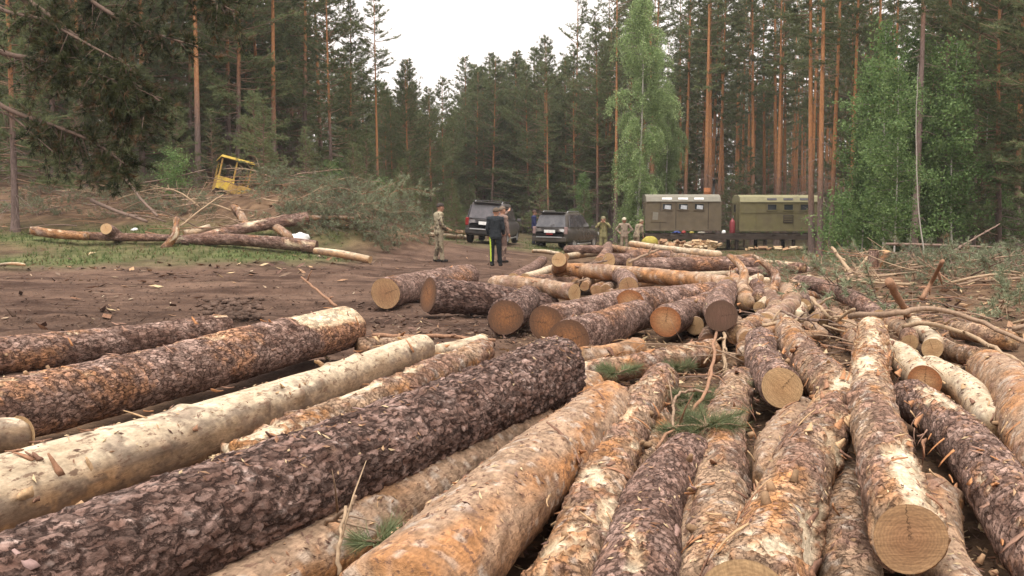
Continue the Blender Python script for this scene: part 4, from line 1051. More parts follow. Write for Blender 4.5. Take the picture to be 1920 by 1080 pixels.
for k in range(26):
    px = rnd.uniform(545, 745); d = rnd.uniform(31.5, 36)
    bare_branch(heap_at(px, d, rnd.uniform(.1, .4)), rnd.uniform(0, 6.28), rnd.uniform(-.3, .1), rnd.uniform(.4, .8), 'bare branch poking out of the green heap' + spot(px, d, [(640, 'inner part'), (9999, 'outer part')], (33, 34.5)), 'bare branches in the green heap')
# the waste on the right
for k in range(42):
    px = rnd.uniform(1660, 1960); d = rnd.uniform(15, 31)
    green_branch(heap_at(px, d, rnd.uniform(-.05, .2)), rnd.uniform(0, 6.28), rnd.uniform(-.25, .2), rnd.uniform(.55, .95), 'cut green bough behind the twin yellow log ends' + spot(px, d, [(1760, 'by the forked branch'), (1850, 'mid waste'), (9999, 'at the right border')], (21, 26)), 'green branches, right waste')
for k in range(18):
    px = rnd.uniform(1530, 1720); d = rnd.uniform(19, 33)
    green_branch(heap_at(px, d, rnd.uniform(.0, .12)), rnd.uniform(0, 6.28), rnd.uniform(-.25, .1), rnd.uniform(.4, .75), 'flattened pine bough between log pile and stout dark trunks' + spot(px, d, [(9999, 'low')], (24, 29)), 'flattened branches right of the pile')
for k in range(84):
    px = rnd.uniform(1540, 1960); d = rnd.uniform(12, 32) if px > 1640 else rnd.uniform(15, 33)
    bare_branch(heap_at(px, d, rnd.uniform(.02, .28)), rnd.uniform(-.9, .9) + rnd.choice([0, math.pi]), rnd.uniform(-.2, .1), rnd.uniform(.35, 1.0), 'bare tan branch over the waste right of the pile' + spot(px, d, [(1640, 'beside the pile'), (1740, 'by the rusty stub'), (1840, 'mid waste'), (9999, 'at the border')], (17, 24)), 'bare branches, right waste')
for k in range(40):
    px = rnd.uniform(1380, 1640); d = rnd.uniform(8.5, 16)
    bare_branch(heap_at(px, d, rnd.uniform(.1, .3)), rnd.uniform(0, 6.28), rnd.uniform(-.15, .1), rnd.uniform(.25, .55), 'bare twig lying over the stream of thin logs' + spot(px, d, [(1460, 'near the dark butt'), (1550, 'mid stream'), (9999, 'by the grey trunk')], (11, 13.5)), 'twigs on the log stream')

for k in range(34):
    px = rnd.uniform(1200, 1480); d = rnd.uniform(7.0, 10.5)
    bare_branch(heap_at(px, d, rnd.uniform(.03, .16)), rnd.uniform(0, 6.28), rnd.uniform(-.12, .08), rnd.uniform(.15, .36), 'short twig in the bark litter around the thin stake', 'twigs around the stake')
# sticks and poles one can tell apart: seen points with height
def stick(label, pts, r0, r1, col=0, name='bare_branch', side=3, z=True, cat='branch'):
    P = np.array([at_z(*p) if z else at_d(*p) for p in pts]); t = np.linspace(0, 1, len(P)); tt = np.linspace(0, 1, 4 * len(P))
    C = np.stack([np.interp(tt, t, P[:, i]) for i in range(3)], 1)
    for _ in range(2): C[1:-1] = (C[:-2] + 2 * C[1:-1] + C[2:]) / 4
    r = np.random.default_rng(len(label)); C = C + r.normal(0, 0.006, C.shape)
    mb = MB(); mb.tube(C - C[0], np.linspace(r0, r1, len(C)), 8, np.array(WOODC[col]))
    o = mb.build(name, M_twig, None, True, True, loc=C[0]); tag(o, label, cat)
    for _ in range(side):
        j = r.integers(2, len(C) - 2); d = unit(C[j + 1] - C[j] + r.normal(0, .5, 3) * np.linalg.norm(C[j + 1] - C[j])); l = r.uniform(.1, .35)
        s = MB(); p = C[j] - C[0]; s.tube(np.array([p, p + d * l * .5 + [0, 0, .02], p + d * l]), np.array([r1 * .8, r1 * .6, r1 * .25]), 5, np.array(WOODC[col]))
        s.build('side_twig', M_twig, o, True, True)
    return o
stick('long bowed pole sweeping over the right waste towards the border', [(1595, 592, .45), (1680, 588, .6), (1740, 576, .62), (1830, 600, .5), (1935, 648, .35)], .035, .02, 0)
stick('long pole running down to the smooth orange-tan log end', [(1690, 612, .35), (1740, 605, .42), (1800, 622, .4), (1870, 655, .38), (1940, 695, .3)], .026, .018, 2)
stick('rusty broken branch stub leaning left in the right waste', [(1668, 530, .9), (1690, 570, .55), (1706, 598, .3)], .045, .035, 4)
stick('upright forked broken branch in the right waste', [(1768, 488, 1.0), (1750, 525, .65), (1728, 560, .4)], .028, .035, 4)
stick('thin stake standing in front of the dark round log end', [(1358, 626, .22), (1358, 660, .12), (1360, 700, .0)], .02, .022, 2, name='wooden_stake', cat='stake')
stick('dark twisted twig over the pine sprig', [(1342, 622, .55), (1335, 690, .5), (1322, 745, .45), (1275, 790, .3), (1232, 838, .25)], .013, .009, 4, side=4)
stick('curved pale twig loop beside the pine sprig', [(1262, 800, .3), (1262, 750, .36), (1290, 728, .42), (1330, 735, .45)], .01, .008, 0, side=1)
stick('long brown stick on the mud behind the pale stripped log', [(700, 630, .12), (790, 630, .16), (860, 632, .15), (930, 640, .1)], .028, .018, 4)
stick('thin twig sticking up before the fat sandy-tan log', [(565, 1000, .3), (620, 975, .36), (648, 960, .45), (670, 932, .5)], .012, .007, 0)
stick('thin broken twig standing at the bottom edge', [(632, 1080, .3), (638, 1010, .42), (650, 955, .5)], .009, .006, 2, side=1)
stick('stick poking out of the mud beyond the scaly log', [(565, 520, .35), (595, 545, .25), (630, 574, .12)], .02, .025, 4)
stick('forked pale twig crossing beside the long grey trunk', [(1523, 562, .5), (1545, 585, .4), (1560, 600, .3)], .02, .022, 2)
stick('pale twig leaning on the crossed twigs', [(1601, 580, .5), (1580, 592, .4), (1568, 602, .32)], .018, .02, 2)
stick('pale stick lying over the foot of the log stream', [(1430, 610, .35), (1470, 604, .38), (1508, 600, .36)], .022, .018, 2)
stick('brown twig across the stream of thin logs', [(1465, 583, .42), (1500, 598, .4), (1535, 602, .35)], .016, .014, 1)
stick('thin twig over the litter before the broad pale sawn end', [(1420, 660, .2), (1445, 648, .26), (1468, 632, .3)], .012, .01, 1)
stick('thin grey stick on the back of the pile under the cream pole', [(1180, 492, .62), (1205, 480, .68), (1235, 468, .74)], .03, .025, 0)
stick('bent stick between stumpy log and long tan log', [(1080, 498, .5), (1110, 494, .55), (1138, 489, .52)], .02, .02, 1)
stick('small stick over the log stubs under the long tan log', [(1068, 533, .36), (1085, 528, .42), (1100, 523, .45)], .016, .014, 0)
stick('horizontal pole of a low rail before the stout dark trunks', [(1660, 457, 30.5), (1780, 460, 30), (1890, 465, 30)], .045, .03, 1, z=False, name='bare_pole', cat='pole')
stick('leaning dead pole against the right stand', [(1775, 478, 28), (1830, 445, 29), (1875, 420, 30)], .035, .02, 1, z=False, name='bare_pole', cat='pole')
stick('bent white sapling stem before stout dark trunks', [(1735, 520, 26), (1732, 470, 26.5), (1722, 400, 27), (1716, 250, 28), (1722, 120, 29)], .026, .008, 5, z=False, name='sapling_stem', cat='sapling')
stick('tan broken tops leaning in the waste right of the pile', [(1560, 465, 24), (1580, 490, 23), (1600, 520, 22)], .04, .05, 2, z=False)
stick('tan broken top crossing the leaning one right of the pile', [(1632, 475, 25), (1612, 500, 24), (1598, 530, 22)], .03, .04, 2, z=False)
stick('arched branch over the top of the left green heap', [(600, 362, 34), (635, 352, 34), (665, 358, 34), (700, 375, 34)], .03, .015, 0, z=False)
stick('long dark pole slanting down through the left waste', [(172, 376, 33), (215, 395, 31), (275, 415, 29.5)], .07, .05, 3, z=False, name='bare_pole', cat='pole')
stick('long dark pole beside the upright snag', [(232, 332, 36), (270, 380, 32), (295, 405, 30)], .05, .04, 3, z=False, name='bare_pole', cat='pole')
stick('arched tan branch over the waste under the drooping tips', [(100, 352, 33), (150, 342, 33), (205, 350, 32)], .035, .02, 0, z=False)
stick('pale branch rising from the snag towards the cab', [(338, 424, 30), (380, 390, 31), (418, 365, 32)], .03, .02, 2, z=False)
stick('grey branch line behind the waste left of the cab', [(260, 344, 38), (320, 335, 38), (385, 318, 39)], .03, .02, 1, z=False)

# fallen trunks on the left
log('fallen grey barkless trunk lying along the grass edge on the left', at_d(594, 463, 29.0), at_d(316, 452, 29.3), .19, .15, 'dark', face=('dark', None), name='fallen_trunk', bend=.1, knots=4, peel=.4)
log('fallen grey-brown trunk slanting up over the barkless one', at_d(345, 455, 29.6), at_d(578, 408, 31.0), .15, .2, 'scale', name='fallen_trunk', bend=.05, knots=4, peel=.35)
log('thin orange pole lying behind the slanting fallen trunk', at_d(575, 409, 31.6), at_d(668, 410, 32.0), .09, .08, 'tan', name='bare_pole', cat='pole')
log('broken upright snag with pinkish wood beside the fallen trunks', at_d(306, 470, 28.8), at_d(332, 408, 29.2), .13, .09, 'pink', name='snag', cat='snag', bend=.12, peel=.5)
log('yellowish split trunk end behind the upright snag', at_d(345, 440, 30.2), at_d(395, 428, 30.6), .16, .15, 'bare', name='fallen_trunk', face=('fresh', None))
log('short log with round yellow end on the grassy slope', at_d(199, 429, 28.8), at_d(226, 446, 29.8), .17, .16, 'scale', face=('fresh', None))
log('weathered log lying across the grassy slope at the left', at_d(60, 432, 29.4), at_d(165, 443, 28.8), .14, .12, 'pink', peel=.3)
log('pale grey log lying beside the yellow-ended short log', at_d(150, 442, 29.0), at_d(320, 446, 29.2), .12, .1, 'dark', peel=.3)
log('yellow split plank pointing to the men from the green heap', at_d(590, 470, 27.6), at_d(694, 487, 26.6), .1, .1, 'bare', face=(None, 'fresh'))
log('thin yellow slab in the grass at the left border', at_d(-6, 497, 25.5), at_d(48, 497, 25.4), .04, .04, 'bare')
log('reddish leaning log piece in front of the cab', at_d(438, 388, 33), at_d(462, 424, 31), .12, .13, 'pink')
log('orange log piece under the slanting trunk', at_d(515, 425, 30.6), at_d(545, 446, 30.0), .13, .12, 'tan')
for q, (a, b) in enumerate([((760, 415), (800, 428)), ((770, 428), (850, 433)), ((775, 436), (868, 444)), ((800, 424), (872, 437)), ((835, 434), (876, 446))]):
    log('peeled yellow pole in the far stack left of the cars', at_d(*a, 47 + q * .3), at_d(*b, 46.5 + q * .3), .12, .11, 'tan' if q % 2 else 'bare', face=(None, 'fresh'), name='bare_pole', cat='pole', group='yellow poles left of the cars')

# stumps on the right
def stump(label, px, d, h, r, style='pink', lean=(0, 0), face='fresh'):
    x = (px - 960) / FPX * d; z = gz(x, d) - .05
    log(label, (x, d, z), (x + lean[0], d + lean[1], z + h), r * 1.1, r, style, face=(None, face), name='tree_stump', cat='stump', bend=0)
stump('pale grey stump standing in the waste right of the pile', 1638, 23.5, .48, .12, 'dark')
stump('small stump with yellow top next to the pale grey stump', 1655, 23.8, .42, .10, 'tan', (.05, -.12))
stump('reddish rotten stump at the foot of the twin trunks', 1520, 31, .5, .24, 'pink', face='dark')

# pine sprig lying on the front logs
def sprig(label, px, py, z, n, sz):
    r = np.random.default_rng(px); P0 = at_z(px, py, z); wood = MB(); tp, td = [], []
    for k in range(n):
        a = r.uniform(0, 6.28); d = unit(np.array([math.cos(a), math.sin(a), r.uniform(.05, .8)])); l = sz * r.uniform(.5, 1.1)
        S = np.linspace(0, 1, 4)[:, None] * d * l + np.array([0, 0, -.25]) * (np.linspace(0, 1, 4) ** 2)[:, None] * l
        wood.tube(S, np.linspace(.006, .003, 4), 5, (.22, .15, .10))
        for g in np.linspace(.35, 1, 7): tp.append(S[0] + (S[-1] - S[0]) * g); td.append(d)
    o = wood.build('pine_sprig', M_twig, None, True, True, loc=P0); tag(o, label, 'sprig')
    V, F, c = blades(np.array(tp), np.array(td), 30, .10, .0032, .5, r, dry=.05)
    link_mesh('needles', np_mesh('needles', V, F, c, False), M_sprig, o)
sprig('biggest fresh pine sprig, lying above the dark purple-grey log', 1325, 800, .3, 15, .27)
sprig('pine sprig beside the curved pale twig loop', 1300, 748, .25, 9, .2)
sprig('small pine sprig left of the slender torn log', 1160, 700, .28, 6, .17)
sprig('small pine sprig at the tip of the slender torn log', 1268, 692, .24, 6, .17)
sprig('tiny pine sprig near the bottom edge', 705, 1015, .38, 4, .09)
sprig('pine sprig among litter left of the shredded brown log', 1362, 738, .18, 7, .18)

# litter: chips, bark, twigs over soil and logs' feet; nobody could count it
def litter():
    r = np.random.default_rng(5); mb = MB()
    def chips(n, px, py, s, cols, flat=0.35, up=0.0):
        P = on_ground_many(r.uniform(*px, n), r.uniform(*py, n)) + np.array([0, 0, .012 + up])
        a = r.uniform(0, 6.28, n); d = np.stack([np.cos(a), np.sin(a), flat * r.normal(size=n)], 1); d = unit(d)
        sd = unit(np.cross(d, np.stack([flat * r.normal(size=n), flat * r.normal(size=n), np.ones(n)], 1)))
        l = s * r.uniform(.4, 1.6, n)[:, None]; w = l * r.uniform(.10, .5, n)[:, None]; up_ = np.cross(d, sd) * (l * .12 + .003)
        V = np.stack([P - d * l, P + sd * w, P + d * l, P - sd * w, P + up_], 1).reshape(-1, 3)
        b = np.arange(n)[:, None] * 5
        F = np.concatenate([b + np.array(f) for f in ((0, 1, 4), (1, 2, 4), (2, 3, 4), (3, 0, 4))])
        mb.add(V, F, np.repeat(np.array(cols)[r.integers(0, len(cols), n)], 5, 0))
    soil = [(.08, .05, .038), (.12, .08, .06), (.18, .125, .09), (.09, .06, .045)]
    bark = [(.30, .18, .11), (.18, .11, .085), (.40, .26, .15), (.12, .07, .055), (.50, .38, .23), (.24, .13, .08)]
    chips(600, (0, 760), (505, 615), .035, soil); chips(500, (700, 1000), (470, 640), .05, soil + bark[:2])
    chips(50, (0, 1000), (480, 640), .06, [(.38, .28, .19), (.45, .36, .26)])
    chips(2600, (950, 1920), (560, 1079), .028, bark); chips(2600, (1000, 1700), (540, 780), .045, bark)
    chips(800, (600, 1150), (600, 760), .05, bark + soil); chips(700, (1500, 1920), (470, 640), .10, bark); chips(500, (0, 700), (400, 505), .12, bark + soil)
    for (P, N), s, n in zip(DROPS, (.014, .02), (0, 0)):
        k = len(P); d = unit(np.cross(N, r.normal(size=(k, 3)))); sd = np.cross(N, d); l = s * r.uniform(.4, 1.8, (k, 1)); w = l * r.uniform(.08, .4, (k, 1)); P = P + N * .004
        V = np.stack([P - d * l, P + sd * w, P + d * l + N * l * r.uniform(0, .6, (k, 1)), P - sd * w, P + N * (l * .15 + .004)], 1).reshape(-1, 3); b = np.arange(k)[:, None] * 5
        mb.add(V, np.concatenate([b + np.array(f) for f in ((0, 1, 4), (1, 2, 4), (2, 3, 4), (3, 0, 4))]), np.repeat(np.array(bark)[r.integers(0, len(bark), k)], 5, 0))
    o = mb.build('litter', M_flap, None, False, True); tag(o, 'bark chips and splinters strewn over the soil', None, None, 'stuff')
litter()

def soil_clods():
    r = np.random.default_rng(15); mb = MB()
    t = (1 + 5 ** .5) / 2
    I = unit(np.array([(-1, t, 0), (1, t, 0), (-1, -t, 0), (1, -t, 0), (0, -1, t), (0, 1, t), (0, -1, -t), (0, 1, -t), (t, 0, -1), (t, 0, 1), (-t, 0, -1), (-t, 0, 1)]))
    F = np.array([(0, 11, 5), (0, 5, 1), (0, 1, 7), (0, 7, 10), (0, 10, 11), (1, 5, 9), (5, 11, 4), (11, 10, 2), (10, 7, 6), (7, 1, 8), (3, 9, 4), (3, 4, 2), (3, 2, 6), (3, 6, 8), (3, 8, 9), (4, 9, 5), (2, 4, 11), (6, 2, 10), (8, 6, 7), (9, 8, 1)])
    for n, px, py, s in ((160, (385, 490), (560, 598), .06), (420, (0, 700), (515, 620), .022), (200, (640, 1000), (560, 650), .035)):
        PP = on_ground_many(r.uniform(*px, n), r.uniform(*py, n))
        for k in range(n):
            p = PP[k]; q = s * r.uniform(.3, 1.2)
            mb.add(I * q * r.uniform(.6, 1.3, (12, 1)) * np.array([1.2, 1.2, .7]) + p + [0, 0, q * .2], F, np.array([.115, .076, .058]) * r.uniform(.75, 1.3))
    o = mb.build('soil_clods', M_ground, None, True, True); tag(o, 'loose clods of dark soil on the churned track', None, None, 'stuff')
soil_clods()

def grass():
    r = np.random.default_rng(9); n = 60000
    px = r.uniform(-40, 1960, n); d = r.uniform(24, 60, n); x = (px - 960) / FPX * d
    m = grass_mask(x, d) > r.uniform(.3, .85, n); x, d = x[m], d[m]; k = len(x)
    P = np.stack([x, d, ground_z(x, d) - .02], 1)
    D = np.tile([0, 0, 1.0], (k, 1)); V, F, c = blades(P, D, 4, .13, .018, .45, r, 0.0, dry=.25)
    o = link_mesh('grass', np_mesh('grass', V, F, c, False), leaf_mat('grass_blades', (.05, .085, .025), (.15, .19, .07), .3)); tag(o, 'short green grass along the edges of the clearing', None, None, 'stuff')
grass()

# the near pine whose limbs hang in from the left
def near_pine():
    r = np.random.default_rng(21); d0 = 15.5; base = heap_at(-170, d0); root = empty('pine_tree', base)
    tag(root, 'near dark pine whose drooping limbs hang in at the upper left corner', 'tree')
    _, V, F, c = trunk_arrays(14, .2, .05, r, n=14, lean=0, wob=.05, orange=(.5, .8)); link_mesh('trunk', np_mesh('trunk', V, F, c), M_trunk, root)
    b = np.array(base)
    limbs = [([(-170, 60), (0, 203), (90, 232), (180, 266), (232, 306)], .035, (235, 300, 30)), ([(-170, -160), (20, -20), (110, 40), (200, 120), (300, 190)], .04, (300, 190, 60)),
             ([(-170, 20), (0, 102), (80, 112), (140, 128), (215, 150)], .04, (190, 140, 50)), ([(-170, -260), (60, -80), (180, 10), (260, 55), (345, 80)], .04, (320, 60, 50)),
             ([(-170, -320), (150, -120), (300, -60), (380, -10), (440, 22)], .03, (430, 10, 25)), ([(-170, -120), (0, 25), (70, 30), (150, 75), (250, 128)], .03, (240, 120, 60)),
             ([(-170, -200), (40, 0), (120, 60), (200, 160), (270, 220)], .03, (270, 220, 40)), ([(-170, 160), (20, 215), (60, 250), (100, 285)], .018, None)]
    for pts, rad, _ in limbs:
        P = np.array([at_d(x, y, d0 - .9 * i + (.9 if i == 0 else 0)) for i, (x, y) in enumerate(pts)]) - b
        P[0] = [0, 0, P[0][2]]
        t = np.linspace(0, 1, len(P)); tt = np.linspace(0, 1, 18); C = np.stack([np.interp(tt, t, P[:, i]) for i in range(3)], 1)
        for _k in range(2): C[1:-1] = (C[:-2] + 2 * C[1:-1] + C[2:]) / 4
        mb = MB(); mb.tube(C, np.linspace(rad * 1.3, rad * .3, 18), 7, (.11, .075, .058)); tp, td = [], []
        if _ is not None:
            for k in range(64):
                q = r.uniform(.42, 1) if r.random() < .8 else r.uniform(.25, .5); j = min(16, int(q * 17)); p = lerp(C[j], C[j + 1], q * 17 - j); fw = unit(C[j + 1] - C[j]); l2 = r.uniform(.25, .85) * (1.1 - .5 * q)
                sd = unit(fw * r.uniform(.3, 1) + r.normal(0, .55, 3) + [0, 0, -.25]); S = p + np.linspace(0, 1, 5)[:, None] * sd * l2 + np.array([0, 0, -.3]) * (np.linspace(0, 1, 5) ** 2)[:, None] * l2
                mb.tube(S, np.linspace(.009, .003, 5), 4, (.10, .07, .055))
                if q > .4:
                    for g in np.linspace(.25, 1, 7):
                        for _j in range(2): o = unit(sd + r.normal(0, .6, 3)); tp.append(S[0] + (S[-1] - S[0]) * g + o * .05); td.append(o)
        L = mb.build('limb', M_twig, root, True, True)
        if tp:
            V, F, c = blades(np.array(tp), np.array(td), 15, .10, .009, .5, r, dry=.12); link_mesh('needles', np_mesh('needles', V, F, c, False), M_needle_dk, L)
near_pine()
# ------------------------------------------------------------------ vehicles
def paint_mat(name, col, dust=(0.22, 0.18, 0.15), amt=0.55, rough=0.32):
    m = plain_mat(name, col, rough, 0.0, 6, 0.9, 1.1, spec=0.5, dirt=(dust, 3.5, amt)); return m
M_paint_a = paint_mat('dusty_dark_paint', (0.06, 0.057, 0.064), amt=0.4); M_paint_b = paint_mat('dusty_brown_paint', (0.05, 0.044, 0.04), amt=0.3, rough=0.25)
M_glass = plain_mat('car_glass', (0.035, 0.037, 0.045), 0.08, 0.0, 3, 0.9, 1.1, spec=0.7, dirt=((0.24, 0.22, 0.22), 2.5, 0.35))
M_glass_dusty = plain_mat('dusty_car_glass', (0.05, 0.048, 0.055), 0.25, 0.0, 3, 0.9, 1.1, spec=0.5, dirt=((0.20, 0.18, 0.19), 2.5, 0.6))
M_rubber = plain_mat('tyre_rubber', (0.02, 0.019, 0.018), 0.9, 0, 10, 0.7, 1.4, dirt=((0.12, 0.09, 0.07), 9, 0.4)); M_black = plain_mat('black_plastic', (0.018, 0.018, 0.02), 0.6, 0, 10, 0.8, 1.3, dirt=((0.14, 0.11, 0.09), 5, 0.35))
M_alloy = plain_mat('alloy_metal', (0.62, 0.62, 0.64), 0.35, 0.8); M_red = plain_mat('red_lamp_glass', (0.25, 0.02, 0.02), 0.25, spec=0.6); M_white = plain_mat('white_plate', (0.78, 0.78, 0.76), 0.5)
M_lampd = plain_mat('smoky_lamp_glass', (0.30, 0.20, 0.19), 0.25, spec=0.6); M_lampw = plain_mat('clear_lamp_glass', (0.5, 0.48, 0.46), 0.25, spec=0.6)

def lathe(prof, n=20, axis='x'):
    P = np.array(prof, float); a = np.linspace(0, 2 * np.pi, n, endpoint=False)
    V = np.stack([np.repeat(P[:, 0], n), np.outer(P[:, 1], np.cos(a)).ravel(), np.outer(P[:, 1], np.sin(a)).ravel()], 1)
    if axis == 'z': V = V[:, [1, 2, 0]]
    m = len(P); i = np.arange(m - 1)[:, None] * n; j = np.arange(n)[None]; k = (j + 1) % n
    return V, np.stack([i + j, i + k, i + n + k, i + n + j], -1).reshape(-1, 4)

def suv(label, loc, heading, roll, paint, roof_h, boxy, dusty, rails):
    root = empty('suv_car', loc, (0, roll, -heading)); tag(root, label, 'car')
    st = [(-2.36, .72, .52, .92), (-2.32, .86, .42, 1.04), (-2.0, .93, .36, 1.09), (-1.0, .945, .33, 1.08), (.6, .945, .33, 1.06), (1.2, .935, .34, 1.04), (2.0, .90, .36, .98), (2.33, .82, .42, .88), (2.42, .66, .5, .74)]
    rows = []
    for y, w, zb, zt in st:
        h = zt - zb
        half = [(w * .80, zb), (w * .95, zb + .1 * h), (w, zb + .35 * h), (w * 1.0, zb + .62 * h), (w * .975, zb + .85 * h), (w * .91, zt), (w * .5, zt + .015)]
        rows.append([(x, y, z) for x, z in half] + [(-x, y, z) for x, z in half[::-1]])
    V = np.array(rows).reshape(-1, 3); n = 14; m = len(st); i = np.arange(m - 1)[:, None] * n; j = np.arange(n)[None]; k = (j + 1) % n
    Q = np.stack([i + j, i + k, i + n + k, i + n + j], -1).reshape(-1, 4)
    caps = np.array([[e + a, e + a + 1, e + n - 2 - a, e + n - 1 - a] for e in (0, (m - 1) * n) for a in range(6)])
    mb = MB(); mb.add(V, [Q, caps]); mb.build('body', paint, root, True)
    top = roof_h
    def gh(z):
        t = (z - 1.05) / (top - 1.05)
        y0 = lerp(-2.26, -2.02 if boxy else -1.92, t ** 1.3); y1 = lerp(1.15, .12, t); w = lerp(.89, .70 if not boxy else .74, t ** 1.2)
        return y0, y1, w
    zs = [1.02, 1.25, 1.5, top - .13, top - .05, top]; ins = [0, 0, 0, 0, .03, .12]; V = []
    a = np.linspace(0, 2 * np.pi, 28, endpoint=False)
    for z, s in zip(zs, ins):
        y0, y1, w = gh(min(z, top - .1)); c, yc, hl = 0, (y0 + y1) / 2, (y1 - y0) / 2 - s; w = w - s
        sg = lambda v, p: np.sign(v) * np.abs(v) ** p
        V.append(np.stack([w * sg(np.cos(a), .28), yc + hl * sg(np.sin(a), .28), np.full(28, z)], 1))
    V = np.concatenate(V + [np.array([[0, (gh(top - .1)[0] + gh(top - .1)[1]) / 2, top + .02]])]); i = np.arange(5)[:, None] * 28; j = np.arange(28)[None]; k = (j + 1) % 28
    Q = np.stack([i + j, i + k, i + 28 + k, i + 28 + j], -1).reshape(-1, 4); T = np.stack([140 + j[0], 140 + k[0], np.full(28, 168)], 1)
    mb = MB(); mb.add(V, [Q, T]); mb.build('cabin', paint, root, True)
    def pane(name, P, mat=M_glass):
        P = np.array(P); nrm = unit(np.cross(P[1] - P[0], P[2] - P[0])); mb = MB(); mb.add(np.vstack([P, P - nrm * .03]), np.array([(0, 1, 2, 3), (4, 7, 6, 5), (0, 4, 5, 1), (1, 5, 6, 2), (2, 6, 7, 3), (3, 7, 4, 0)])); return mb.build(name, mat, root)
    za, zb = 1.14, top - .14; ya, _, wa = gh(za); yb, _, wb = gh(zb)
    pane('rear_window', [(-wa * .86, ya - .022, za), (wa * .86, ya - .022, za), (wb * .86, yb - .022, zb), (-wb * .86, yb - .022, zb)], M_glass_dusty if dusty else M_glass)
    for s in (1, -1):
        for f0, f1 in ((.05, .30), (.335, .62), (.65, .93)):
            q = []
            for z, f in ((za, f0), (za, f1), (zb, f1), (zb, f0)):
                y0, y1, w = gh(z); q.append((s * (w + .014), lerp(y0 + .1, y1 - .05, f), z))
            pane('side_window', q if s > 0 else q[::-1])
    z0, z1 = 1.1, top - .12
    pane('windscreen', [(gh(z0)[2] * .85, gh(z0)[1] + .015, z0), (-gh(z0)[2] * .85, gh(z0)[1] + .015, z0), (-gh(z1)[2] * .85, gh(z1)[1] + .015, z1), (gh(z1)[2] * .85, gh(z1)[1] + .015, z1)])
    for s in (1, -1):
        b = MB(); b.box((s * .81, -2.3, .98), (.15, .12, .34)); b.build('tail_light', M_red if boxy else M_lampd, root, bevel=.02)
        b = MB(); b.box((s * .70, 2.35, .76), (.3, .14, .16)); b.build('headlight', M_lampw, root, bevel=.02)
        b = MB(); b.box((s * 1.02, .95, 1.12), (.2, .1, .14)); b.build('mirror', paint, root, bevel=.03)
        b = MB(); b.tube(np.array([(s * .88, -1.0, .33), (s * .98, -.9, .32), (s * .98, .75, .32), (s * .88, .85, .33)]), .03, 6); b.build('side_step', M_alloy, root)
        if rails: b = MB(); b.tube(np.array([(s * .62, -1.75, top - .02), (s * .62, -1.6, top + .05), (s * .62, -.2, top + .05), (s * .62, -.05, top - .02)]), .018, 6); b.build('roof_rail', M_alloy, root)
        for y in (-1.42, 1.40):
            w = empty('wheel', (s * .80, y, .385)); w.parent = root
            V, Q = lathe([(-.12, .20), (-.125, .30), (-.11, .365), (-.06, .385), (.06, .385), (.11, .365), (.125, .30), (.12, .23)], 24); b = MB(); b.add(V, Q); b.build('tyre', M_rubber, w, True)
            V, Q = lathe([(s * .06, .0), (s * .10, .05), (s * .085, .08), (s * .07, .17), (s * .118, .232), (s * .10, .25)], 24); b = MB(); b.add(V, Q)
            for g in range(6): ga = g * math.pi / 3; b.box((s * .095, .14 * math.cos(ga), .14 * math.sin(ga)), (.03, .20, .05), (ga, 0, 0))
            b.build('rim', M_alloy, w)
            V = [(s * .86, y + .46 * math.cos(t), .385 + .46 * math.sin(t)) for t in np.linspace(-.15, math.pi + .15, 11)]
            b = MB(); b.tube(np.array(V), .055, 6); b.build('wheel_arch', M_black, root, True)
    b = MB(); b.box((0, -2.36, .56), (1.72, .2, .24)); b.build('bumper', M_black if boxy else paint, root, bevel=.05)
    b = MB(); b.box((0, -2.47, .66), (1.3, .05, .05)); b.build('bumper_strip', M_alloy, root, bevel=.01)
    b = MB(); b.box((0, -2.372, .93), (.56, .03, .14)); b.build('number_plate', M_white, root, bevel=.006)
    b = MB(); b.box((0, -2.365, 1.055), (.9, .04, .05)); b.build('plate_trim', M_black, root, bevel=.01)
    b = MB(); b.box((0, gh(top - .1)[0] - .02, top - .02), (1.24, .26, .05), (-.12, 0, 0)); b.build('spoiler', M_black, root, bevel=.015)
    b = MB(); b.tube(np.array([(0, gh(za)[0] - .05, za + .04), (.2, gh(za + .1)[0] - .05, za + .14)]), .012, 5); b.build('wiper', M_black, root)
    if boxy:
        b = MB()
        for y in (-1.5, -.8, -.1): b.tube(np.array([(-.68, y, top + .07), (.68, y, top + .07)]), .02, 6)
        for s in (1, -1): b.tube(np.array([(s * .66, -1.7, top + .07), (s * .66, .1, top + .07)]), .02, 6)
        b.build('roof_rack', M_black, root)
    else:
        b = MB(); b.box((0, -2.40, .80), (.34, .03, .06)); b.build('reflector', M_red, root, bevel=.008)
    return root
x1, x2 = stand(924, 46), stand(1063, 49)
suv('dusty dark SUV with roof rack, rear towards the viewer, behind the man in black', x1, math.radians(9), math.radians(4), M_paint_a, 1.86, True, True, True)
suv('brown-grey SUV with dark rear window parked at an angle right of the other car', x2, math.radians(24), math.radians(1), M_paint_b, 1.84, False, False, True)

